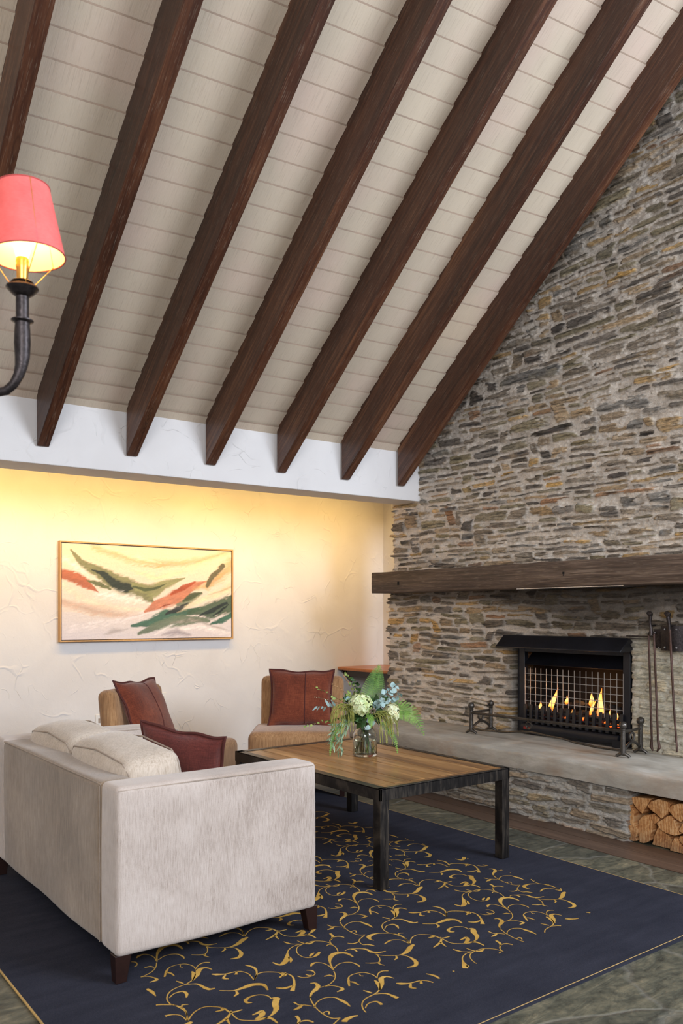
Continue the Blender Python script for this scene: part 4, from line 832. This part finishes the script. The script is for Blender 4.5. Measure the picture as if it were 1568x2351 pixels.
# =============================================================== coffee table
tb=thing('coffee_table','rectangular coffee table with plank top in a scratched black steel frame','coffee table',(3.14,3.93,SZ))
X0,X1,Y0,Y1,ZT=2.66,3.62,3.20,4.66,.522
b=MB(); t=.055
b.box(X0,X1,Y0,Y0+.012,ZT-.062,ZT); b.box(X0,X1,Y1-.012,Y1,ZT-.062,ZT); b.box(X0,X0+.012,Y0,Y1,ZT-.062,ZT); b.box(X1-.012,X1,Y0,Y1,ZT-.062,ZT)
b.box(X0,X1,Y0,Y0+.028,ZT-.006,ZT+.001); b.box(X0,X1,Y1-.05,Y1,ZT-.006,ZT+.001); b.box(X0,X0+.05,Y0,Y1,ZT-.006,ZT+.001); b.box(X1-.028,X1,Y0,Y1,ZT-.006,ZT+.001)
L_(b.build('steel_frame',M['frame_steel'],tb,smooth=False,bevel=.0015))
b=MB(); b.tc=[]; nb=8; xa,xb=X0+.05,X1-.028; 
for i in range(nb):
    a=xa+(xb-xa)*i/nb; c=xa+(xb-xa)*(i+1)/nb; n0=len(b.v); b.box(a+.002,c-.002,Y0+.0765,Y1-.05,ZT-.03,ZT-.0015+.0008*(i%3-1))
    for v in b.v[n0:]: b.tc.append((v[0]+i*.61,v[1]+i*1.9,v[2]))
n0=len(b.v); b.box(xa,xb,Y0+.028,Y0+.0735,ZT-.03,ZT-.002)
for v in b.v[n0:]: b.tc.append((v[1]+7,v[0],v[2]))
L_(b.build('plank_top',M['tabletop'],tb,smooth=False,bevel=.0012,bseg=1))
for (x,y) in ((X0,Y0),(X1-.06,Y0),(X0,Y1-.06),(X1-.06,Y1-.06)):
    b=MB(); b.box(x+.001,x+.059,y+.001,y+.059,SZ,ZT-.03); L_(b.build('leg',M['frame_steel'],tb,smooth=False,bevel=.003))
# =============================================================== vase and bouquet
VX,VY,VZ=3.225,4.03,.5235
random.seed(21)
vase=thing('glass_vase','clear round shouldered glass vase on the coffee table','vase',(VX,VY,VZ))
prof=[(.0,.012),(.066,.012),(.070,.018),(.0705,.13),(.064,.150),(.050,.162),(.046,.168),(.047,.185),(.050,.186),(.0505,.184),(.0495,.168),(.053,.165),(.067,.152),(.0755,.131),(.0755,.008),(.071,.0),(.0,.0)]
b=MB(); b.lathe(prof,(0,0,0),48); b.build('vessel',M['glass'],vase,angle=60)
b=MB(); b.lathe([(0,.0125),(.0655,.0125),(.0697,.019),(.0702,.095),(.0,.095)],(0,0,0),40)
t=NT('water'); t.n.remove(t.bs); g=t.new('ShaderNodeBsdfGlass'); g.inputs['IOR'].default_value=1.33; g.inputs['Roughness'].default_value=0; g.inputs['Color'].default_value=(.97,.98,.92,1); t.l.new(g.outputs[0],t.n['Material Output'].inputs[0])
o=b.build('vase_water',t.m,angle=60); o.location=(VX,VY,VZ); tag(o,'clear water filling the lower half of the glass vase','water')
def leafmat(name,lo,hi,rough=.5,tr=.15):
    t=NT(name); n=t.noise(t.coord('Object'),38,3); oi=t.noise(t.coord('Object'),9,2)
    c=t.ramp(t.math('ADD',t.math('MULTIPLY',n,.5),t.math('MULTIPLY',oi,.5)),[(.35,lo),(.65,hi)])
    return t.out(c,rough,None,Transmission_Weight=0.0,Subsurface_Weight=tr,Subsurface_Scale=.01)
G={'fern':leafmat('fern_green',srgb(62,112,36),srgb(140,188,78)),'dark':leafmat('dark_leaf',srgb(22,44,22),srgb(62,98,44)),'euc':leafmat('eucalyptus_leaf',srgb(112,140,138),srgb(172,198,196),.6),
'olive':leafmat('olive_leaf',srgb(84,112,78),srgb(164,184,150),.55),'ama':leafmat('amaranthus_green',srgb(98,106,40),srgb(172,172,86),.8),'twig':leafmat('twig_brown',srgb(70,52,34),srgb(112,88,58),.8,0),
'round':leafmat('round_leaf',srgb(92,118,52),srgb(170,188,104)),'hyd':leafmat('hydrangea_petal',srgb(178,192,110),srgb(240,244,202),.6,.3),'hyd2':leafmat('cream_petal',srgb(206,200,140),srgb(250,244,212),.6,.3),'straw':leafmat('dry_grass',srgb(140,104,66),srgb(196,160,116),.8,0),'stem':leafmat('stem_green',srgb(52,62,30),srgb(104,112,56),.6,0),'pod':leafmat('dried_scabiosa',srgb(92,76,66),srgb(190,176,150),.8,0)}
R3=Vector((RT[0],RT[1],0)); F3=Vector((-FW[0],-FW[1],0)); Z3=Vector((0,0,1))
def B_(a,b,z): return R3*a+F3*b+Z3*(z-VZ)
def leaf(mb,p,d,nrm,L,W,curl=.2,n=5,shape=.5,mi=0,fold=.15):
    d=d.normalized(); s=d.cross(nrm)
    if s.length<1e-4: s=d.orthogonal()
    s.normalize(); u=s.cross(d).normalized()
    vs=[]
    for k in range(n+1):
        t=k/n; w=W*.5*(math.sin(PI*t**shape*.995+.005))**.8 if shape!=1 else W*.5*math.sin(PI*t)
        c=p+d*(L*t)-u*(curl*L*t*t)
        vs+=[tuple(c-s*w+u*fold*w),tuple(c),tuple(c+s*w+u*fold*w)]
    fs=[]
    for k in range(n): o=k*3; fs+=[(o,o+1,o+4,o+3),(o+1,o+2,o+5,o+4)]
    mb.add(vs,fs,mi)
def bez(a,b,c,d,n=16):
    return [a*(1-t)**3+b*3*t*(1-t)**2+c*3*t*t*(1-t)+d*t**3 for t in [k/n for k in range(n+1)]]
NECK=lambda:Vector((random.uniform(-.02,.02),random.uniform(-.02,.02),.19))
FOOT=lambda:Vector((random.uniform(-.045,.045),random.uniform(-.045,.045),.022))
def stemline(tip,bulge=.25,n=16):
    nk=NECK(); ft=FOOT()
    c=nk+Vector((0,0,.10)); m=tip-(tip-nk)*.35+Vector((0,0,bulge*.1))
    return [ft,nk*.5+ft*.5,nk]+bez(nk,c,m,tip,n)[1:]
def plant(name,label,cat,group,stem_pts,sr,smat,parts):
    """parts: list of (name, MB, mat)"""
    r=thing(name,label,cat,(VX,VY,VZ),0,group)
    b=MB(); b.tube([tuple(p) for p in stem_pts],sr,6); b.build('stem',smat,r)
    for nm,mb,mt in parts: mb.build(nm,mt,r,angle=80,fix=False)
    return r
def ru(a,b): return random.uniform(a,b)
def rvec(): return Vector((ru(-1,1),ru(-1,1),ru(-1,1))).normalized()
GR='mixed flowers and foliage in the glass vase'
# hydrangeas
for (a,bb,z,r,sz,lab,mt) in ((-.030,.05,.842,.072,1,'large round pale green hydrangea head, front centre of the bouquet','hyd'),(.162,.03,.782,.050,1.35,'cream flower head low at the right of the bouquet','hyd2')):
    c=B_(a,bb,z); mb=MB()
    mb.ball(tuple(c),r*.80,sc=(1,1,sz),seg=12)
    for k in range(230):
        d=rvec()
        if d.dot(Z3)<-.75: continue
        q=Vector((d.x,d.y,d.z*sz)); p=c+q*r*ru(.86,1.08); ax=d.orthogonal().normalized(); ay=d.cross(ax); an=ru(0,6)
        for m in range(4):
            w=an+m*PI/2; dd=(ax*math.cos(w)+ay*math.sin(w)+d*ru(.1,.55))
            leaf(mb,p,dd,d,.0155*ru(.85,1.2),.017,.25,3,.75)
    plant('hydrangea_flower' if mt=='hyd' else 'cream_flower',lab,'flower',GR,stemline(c-Z3*r*.3),.0028,G['stem'],[('petals',mb,G[mt])])
# ferns
def fern(spine,Lm,lab,nrm,flip=0,n=24,start=.12):
    mb=MB(); N=len(spine)-1
    for k in range(n):
        t=start+(1-start)*k/(n-1)*.985; f=t*N; i=min(int(f),N-1); p=spine[i].lerp(spine[i+1],f-i); tg_=(spine[i+1]-spine[i]).normalized()
        L=Lm*(math.sin(PI*min(1,(.18+.82*(1-t)))**.8)**.7 if False else (1-t)**.75*min(1,.45+t*2.6))+.004
        for s in (-1,1):
            side=tg_.cross(nrm).normalized()*s; d=(side+tg_*.45+nrm*ru(-.1,.1)).normalized(); drop=.12
            # rachis with leaflets
            m=max(3,int(L/.0062)); prev=None
            for q in range(m):
                u=q/m; pp=p+d*(L*u)-Z3*(drop*L*u*u); ll=.0092*(1-u)**.6*min(1,L/.05)+.0015
                for s2 in (-1,1):
                    dd=(d.cross(nrm)*s2+d*.55).normalized(); leaf(mb,pp,dd,nrm,ll,.0050,.1,2,.6)
            leaf(mb,p,d,nrm,L,.0022,drop*.8,4,.4)
    return mb
def fernthing(spine,Lm,lab,nrm,nm='fern_frond',**k):
    mb=fern(spine,Lm,lab,nrm,**k); nk=NECK(); 
    plant(nm,lab,'fern',GR,[FOOT(),nk]+[spine[0]]+spine[1:],.0016,G['fern'],[('leaflets',mb,G['fern'])])
fernthing(bez(B_(.03,-.03,.80),B_(.05,-.05,.93),B_(.075,-.05,1.02),B_(.090,-.02,1.085)),.105,'tall upright green fern frond at the top of the bouquet',(F3+R3*.15).normalized(),n=22,start=.02)
fernthing(bez(B_(.10,.0,.79),B_(.22,.02,.86),B_(.32,.05,.80),B_(.362,.06,.655)),.105,'arching green fern frond reaching right from the bouquet',(F3*.8+Z3*.55).normalized(),n=20,start=.10)
fernthing(bez(B_(.06,.05,.76),B_(.14,.10,.72),B_(.19,.10,.66),B_(.195,.11,.555)),.035,'narrow fern tip hanging over the right of the vase',(F3+R3*.2).normalized(),n=18,start=.2)
fernthing(bez(B_(-.06,.07,.75),B_(-.17,.12,.74),B_(-.212,.13,.66),B_(-.216,.13,.545)),.030,'narrow fern tip hanging over the left of the vase',(F3-R3*.2).normalized(),n=18,start=.3)
fernthing(bez(B_(.0,.10,.77),B_(.03,.13,.79),B_(.04,.14,.76),B_(.03,.15,.715)),.040,'small bright fern tip under the hydrangea',F3,n=12,start=.1)
# eucalyptus (round blue leaves)
def sprig(tip,lab,mat,L,W,n,nm,cat,shape,spread=1.,start=.45,bulge=.3,curl=.2,stemmat='twig',sr=.0014,mid=None,group=GR):
    st_=stemline(tip,bulge) if mid is None else [FOOT(),NECK()]+bez(NECK(),mid[0],mid[1],tip,16)
    mb=MB(); N=len(st_)-1
    for k in range(n):
        t=start+(1-start)*k/max(1,n-1); f=min(t*N,N-.001); i=int(f); p=st_[i].lerp(st_[i+1],f-i); tg_=(st_[i+1]-st_[i]).normalized()
        side=(tg_.cross(rvec()).normalized()*spread+tg_*ru(.2,.9)+F3*.15).normalized()
        sc=ru(.75,1.15); leaf(mb,p,side,(F3*.8+Z3*.4+rvec()*.5).normalized(),L*sc,W*sc,curl,5,shape)
    return plant(nm,lab,cat,GR if group is None else group,st_,sr,G[stemmat],[('leaves',mb,G[mat])])
for i,(a,bb,z) in enumerate(((.20,.02,.965),(.165,.04,.94),(.215,.03,.90),(.10,.10,.865),(.14,.09,.88))):
    sprig(B_(a,bb,z),'blue grey eucalyptus sprig with round leaves at the right of the bouquet','euc',.034,.034,9,'eucalyptus_sprig','foliage',.8,start=.6)
sprig(B_(-.295,.05,.835),'narrow leaved blue grey sprig reaching left towards the cushion','euc',.055,.016,9,'eucalyptus_sprig','foliage',.6,start=.62)
sprig(B_(-.12,.06,.88),'eucalyptus sprig tucked at the left of the hydrangea','euc',.032,.026,7,'eucalyptus_sprig','foliage',.7,start=.65)
sprig(B_(.03,.12,.72),'eucalyptus leaves low in front of the bouquet','euc',.04,.03,5,'eucalyptus_sprig','foliage',.7,start=.7)
for i,(a,z) in enumerate(((-.195,.60),(-.165,.57),(-.145,.565),(-.21,.62))):
    sprig(B_(a,.10,z),'grey green olive sprig drooping over the left side of the vase','olive',.062,.014,13,'olive_sprig','foliage',.55,spread=.35,start=.55,mid=(B_(-.05,.05,.80),B_(a-.0,.10,.76)),curl=.1,stemmat='stem')
# twigs with small round leaves
for (a,bb,z,lab) in ((-.372,.06,.715,'thin twig with small round leaves, lowest of the twigs reaching left'),(-.295,.04,.945,'thin twig with small round leaves, uppermost of the twigs reaching left'),(-.115,-.02,1.035,'thin leafy twig standing up left of the fern')):
    sprig(B_(a,bb,z),lab,'round',.021,.019,13,'leafy_twig','twig',.7,start=.5,spread=.9)
sprig(B_(-.31,.05,.893),'bare thin twig with tiny buds reaching left','hyd2',.007,.006,14,'budded_twig','twig',.8,start=.6)
# dry grasses
for (a,z,lab) in ((-.135,1.025,'dry wheat coloured grass head, taller of the two'),(-.20,.965,'dry wheat coloured grass head, shorter of the two')):
    tip=B_(a,.0,z); st_=stemline(tip,.5); mb=MB(); N=len(st_)-1
    for k in range(26):
        t=.72+.28*k/25; f=min(t*N,N-.001); i=int(f); p=st_[i].lerp(st_[i+1],f-i); tg_=(st_[i+1]-st_[i]).normalized()
        leaf(mb,p,(tg_+rvec()*.45).normalized(),rvec(),.014,.006,0,3,.6)
    plant('dry_grass',lab,'grass',GR,st_,.0011,G['straw'],[('seed_head',mb,G['straw'])])
# hanging amaranthus
for (sgn,lab,c0,rg) in ((-1,'yellow green amaranthus strands spilling over the left of the bouquet',(-.10,.80),(-.225,-.05)),(1,'yellow green amaranthus strands spilling over the right of the vase',(.07,.76),(.09,.20))):
    r=thing('hanging_amaranthus',lab,'flower',(VX,VY,VZ),0,GR); b=MB(); nk=NECK(); b.tube([tuple(q) for q in ([FOOT(),nk]+bez(nk,nk+Z3*.08,B_(c0[0]*.5,.04,c0[1]+.03),B_(c0[0],.06,c0[1]),8)[1:])],.0022,6); b.build('stem',G['stem'],r)
    b=MB()
    for k in range(30 if sgn<0 else 22):
        ax=ru(*rg); z1=(ru(.66,.76) if sgn<0 else ru(.60,.70)); top=B_(c0[0]+ru(-.03,.03),.05+ru(-.02,.04),c0[1]+ru(.0,.05))
        end=B_(ax,.09+ru(-.03,.05),z1); mid=B_(ax*.85+ru(-.01,.01),.08,c0[1]+.06+ru(-.02,.02))
        pts=bez(top,mid,B_(ax,.09,z1+.09),end,14); b.tube([tuple(p+rvec()*.0012) for p in pts],[ru(.0012,.0024) for _ in pts],5)
    b.build('strands',G['ama'],r,fix=False)
# loop strand and dried scabiosa
cc=B_(.045,.12,.812); mb=MB()
for k in range(60):
    d=rvec(); d=(d+F3*.6).normalized(); leaf(mb,cc+d*.010,d,rvec(),.014,.005,0,3,.6)
plant('scabiosa_pod','brown dried scabiosa head beside the hydrangea','flower',GR,stemline(cc),.0013,G['stem'],[('bracts',mb,G['pod'])])
# dark filler foliage
for i in range(11):
    an=i/11*2*PI; a=.115*math.cos(an)+ru(-.02,.02); bb=.06*math.sin(an); z=.80+.075*math.sin(an*1.7+1)+ru(-.02,.03)
    sprig(B_(a,bb,z),'dark green broad leaf filler foliage in the middle of the bouquet','dark',.062,.034,12,'foliage_sprig','foliage',.7,start=.42,stemmat='stem',sr=.002)
sprig(B_(-.07,.0,1.0),'leafy green stem rising behind the hydrangea','dark',.034,.024,14,'foliage_sprig','foliage',.7,start=.55,stemmat='stem')
sprig(B_(-.10,.06,.915),'light green broad leaves standing left of the hydrangea','round',.05,.022,5,'foliage_sprig','foliage',.7,start=.8,stemmat='stem')

# =============================================================== chandelier at the left
D=2.3; lc=P(-.872,D); cxl,cyl=lc
lamp=thing('chandelier','iron candle arm chandelier with a glowing coral red fabric shade','chandelier',(cxl,cyl,2.05))
def shade_mat():
    t=NT('coral_shade_fabric'); n=t.noise(t.coord('Object',(90,90,260)),1,4,.6); bl=t.noise(t.coord('Object'),14,3,.6)
    c=t.ramp(t.math('ADD',t.math('MULTIPLY',n,.4),t.math('MULTIPLY',bl,.6)),[(.3,srgb(222,110,114)),(.7,srgb(238,136,138))])
    t.n.remove(t.bs); d=t.new('ShaderNodeBsdfDiffuse'); tr=t.new('ShaderNodeBsdfTranslucent'); mx=t.new('ShaderNodeMixShader'); mx.inputs[0].default_value=.34
    t.l.new(c,d.inputs[0]); t.l.new(t.mix(.5,c,srgb(255,150,90)),tr.inputs[0]); t.l.new(d.outputs[0],mx.inputs[1]); t.l.new(tr.outputs[0],mx.inputs[2]); t.l.new(mx.outputs[0],t.n['Material Output'].inputs[0]); return t.m
inner=NT('shade_lining'); inner.out(srgb(250,226,170),.8); inner.bs.inputs['Emission Color'].default_value=srgb(255,214,140); inner.bs.inputs['Emission Strength'].default_value=.45
zb=2.394; zt_=2.585; rb_,rt_=.100,.071
tilt=Matrix.Translation((cxl-.012,cyl,zb))@Matrix.Rotation(math.radians(3.5),4,Vector((FW[0],FW[1],0)))
tilt=Matrix.Translation((cxl,cyl,zb))@Matrix.Rotation(math.radians(-4),4,Vector((FW[0],FW[1],0)))
b=MB(); b.lathe([(rb_,0),(rt_,zt_-zb)],(0,0,0),48); b.v=[tuple(tilt@Vector(v)) for v in b.v]; sh_=L_(b.build('lamp_shade',shade_mat(),lamp,angle=80))
b=MB(); b.lathe([(rb_-.0015,.001),(rt_-.0015,zt_-zb-.001)],(0,0,0),48); b.v=[tuple(tilt@Vector(v)) for v in b.v]; b.build('lining',inner.m,sh_,angle=80).visible_shadow=True
for rr,hh in ((rb_,0),(rt_,zt_-zb)):
    b=MB(); b.tube([tuple(tilt@Vector((rr*math.cos(2*PI*k/40),rr*math.sin(2*PI*k/40),hh))) for k in range(40)],.0022,6,closed=True); b.build('shade_rim',plain('shade_rim',srgb(176,74,70),.8),sh_)
ax_=(cxl-.016,cyl-.002)
ca_=P(-.887,D)
b=MB(); zc=2.305
for a in range(3):
    an=a*2*PI/3+.5; e=tilt@Vector((rb_*.98*math.cos(an),rb_*.98*math.sin(an),.004)); b.tube([(ca_[0]+.03*math.cos(an),ca_[1]+.03*math.sin(an),zc+.008),tuple(e)],.0013,5)
    b.tube([tuple(e),tuple(tilt@Vector((rt_*math.cos(an),rt_*math.sin(an),zt_-zb)))],.0011,5)
b.tube([(ca_[0]+.034*math.cos(2*PI*k/24),ca_[1]+.034*math.sin(2*PI*k/24),zc+.008) for k in range(24)],.0014,5,closed=True)
L_(b.build('shade_wire',M['brass'],lamp))
b=MB(); b.lathe([(.0,zc+.02),(.024,zc+.022),(.030,zc+.018),(.020,zc+.012),(.042,zc+.006),(.044,zc+.001),(.030,zc-.014),(.018,zc-.022),(.0,zc-.024)],(*ca_,0),28); L_(b.build('drip_cup',M['darkiron'],lamp,angle=50))
b=MB(); b.lathe([(.0,zc+.09),(.015,zc+.09),(.018,zc+.075),(.016,zc+.07),(.018,zc+.062),(.016,zc+.055),(.015,zc+.02)],(*ca_,0),20); L_(b.build('lamp_socket',M['brass'],lamp,angle=50))
bm_=NT('bulb_glow'); bm_.bs.inputs['Base Color'].default_value=(1,.9,.7,1); bm_.bs.inputs['Emission Color'].default_value=srgb(255,222,160); bm_.bs.inputs['Emission Strength'].default_value=3.0
b=MB(); b.lathe([(.016,zc+.085),(.022,zc+.11),(.032,zc+.135),(.033,zc+.155),(.024,zc+.175),(.0,zc+.183)],(*ca_,0),20); L_(b.build('bulb',bm_.m,lamp,angle=80))
b=MB(); b.tube([(ca_[0],ca_[1],z) for z in (zc-.02,zc-.092)],.0175,16)
b.lathe([(.018,zc-.084),(.030,zc-.087),(.030,zc-.090),(.020,zc-.094)],(*ca_,0),20)
lf=lambda k,z:(ca_[0]-RT[0]*k,ca_[1]-RT[1]*k,z)
arm=[lf(0,zc-.09),lf(0,zc-.115),lf(0,zc-.15),lf(0.000,zc-.19),lf(.003,zc-.215),lf(.010,zc-.24),lf(.024,zc-.265),lf(.045,zc-.283),lf(.075,zc-.289),lf(.12,zc-.28),lf(.18,zc-.24),lf(.26,zc-.17),lf(.34,zc-.12),lf(.42,zc-.11)]
b.tube(arm,[.019,.021,.022,.020,.017,.0145,.0130,.0125,.0122,.012,.012,.012,.012,.012],16); L_(b.build('arm',M['darkiron'],lamp,angle=50))
hx,hy,_=lf(.45,0)
b=MB(); b.lathe([(0,1.92),(.02,1.93),(.035,1.97),(.02,2.02),(.018,2.1),(.04,2.15),(.045,2.22),(.022,2.28),(.016,2.4),(.02,2.55),(.006,2.6),(.006,6.2),(0,6.2)],(hx,hy,0),20); L_(b.build('centre_stem',M['darkiron'],lamp,angle=50))

# =============================================================== light
def area(name,loc,target,size,energy,col,sy=None,spread=180):
    l=bpy.data.lights.new(name,'AREA'); l.energy=energy; l.color=col; l.size=size
    if sy: l.shape='RECTANGLE'; l.size_y=sy
    l.spread=math.radians(spread)
    o=bpy.data.objects.new(name,l); C.objects.link(o); o.location=loc
    o.rotation_euler=(Vector(target)-Vector(loc)).to_track_quat('-Z','Y').to_euler(); return o
def spot(name,loc,target,energy,col,ang=110,blend=1,r=.06):
    l=bpy.data.lights.new(name,'SPOT'); l.energy=energy; l.color=col; l.spot_size=math.radians(ang); l.spot_blend=blend; l.shadow_soft_size=r
    o=bpy.data.objects.new(name,l); C.objects.link(o); o.location=loc; o.rotation_euler=(Vector(target)-Vector(loc)).to_track_quat('-Z','Y').to_euler(); return o
area('window_daylight_right',(4.9,-2.2,3.7),(3.4,5.0,2.0),2.4,450,(.80,.88,1.0),2.6)
area('window_daylight_left',(-1.6,-2.4,3.2),(4.0,4.5,1.8),2.4,260,(.97,.97,1.0),2.2)
for x,e in ((3.75,9),(1.6,10),(5.5,5)):
    spot('downlight',(x,6.60,2.93),(x,7.0,1.2),e,(1.0,.62,.18),115)
area('alcove_wash',(1.7,6.38,2.92),(1.752,7.25,2.02),8.0,52,(1.0,.62,.17),.12,100)
spot('added_stone_spot',(4.35,.6,2.5),(5.2,3.15,1.85),45,(.82,.92,1.0),34,1,.12)  # unseen spot added to give the stone its bright daylight patch
spot('warm_glint',(4.3,2.9,1.2),(4.72,4.80,3.85),26,(1,.62,.22),13,1,.03)
def point(name,loc,e,col,r=.03):
    l=bpy.data.lights.new(name,'POINT'); l.energy=e; l.color=col; l.shadow_soft_size=r
    o=bpy.data.objects.new(name,l); C.objects.link(o); o.location=loc
point('bulb_light',(ca_[0],ca_[1],zc+.215),1.9,(1,.66,.40),.03)
point('fire_light',(5.36,3.95,.82),1.6,(1,.45,.15),.05)
w=bpy.data.worlds.new('room_ambient'); bpy.context.scene.world=w; w.use_nodes=True
w.node_tree.nodes['Background'].inputs[0].default_value=(.93,.95,1.0,1); w.node_tree.nodes['Background'].inputs[1].default_value=.46

# =============================================================== camera
cam=bpy.data.cameras.new('camera'); co_=bpy.data.objects.new('camera',cam); C.objects.link(co_)
co_.location=(0,0,1.4); co_.rotation_euler=(PI/2,0,-YAW)
cam.sensor_fit='HORIZONTAL'; cam.sensor_width=36; cam.lens=36*1900/1568; cam.shift_x=0; cam.shift_y=235.5/1568
cam.dof.use_dof=True; cam.dof.focus_distance=4.9; cam.dof.aperture_fstop=6.3
sc=bpy.context.scene; sc.camera=co_
sc.view_settings.view_transform='Standard'; sc.view_settings.look='None'; sc.view_settings.exposure=0
sc.cycles.max_bounces=8; sc.cycles.diffuse_bounces=4; sc.cycles.transmission_bounces=8; sc.cycles.transparent_max_bounces=8; sc.cycles.sample_clamp_indirect=6
sc.cycles.use_denoising=True
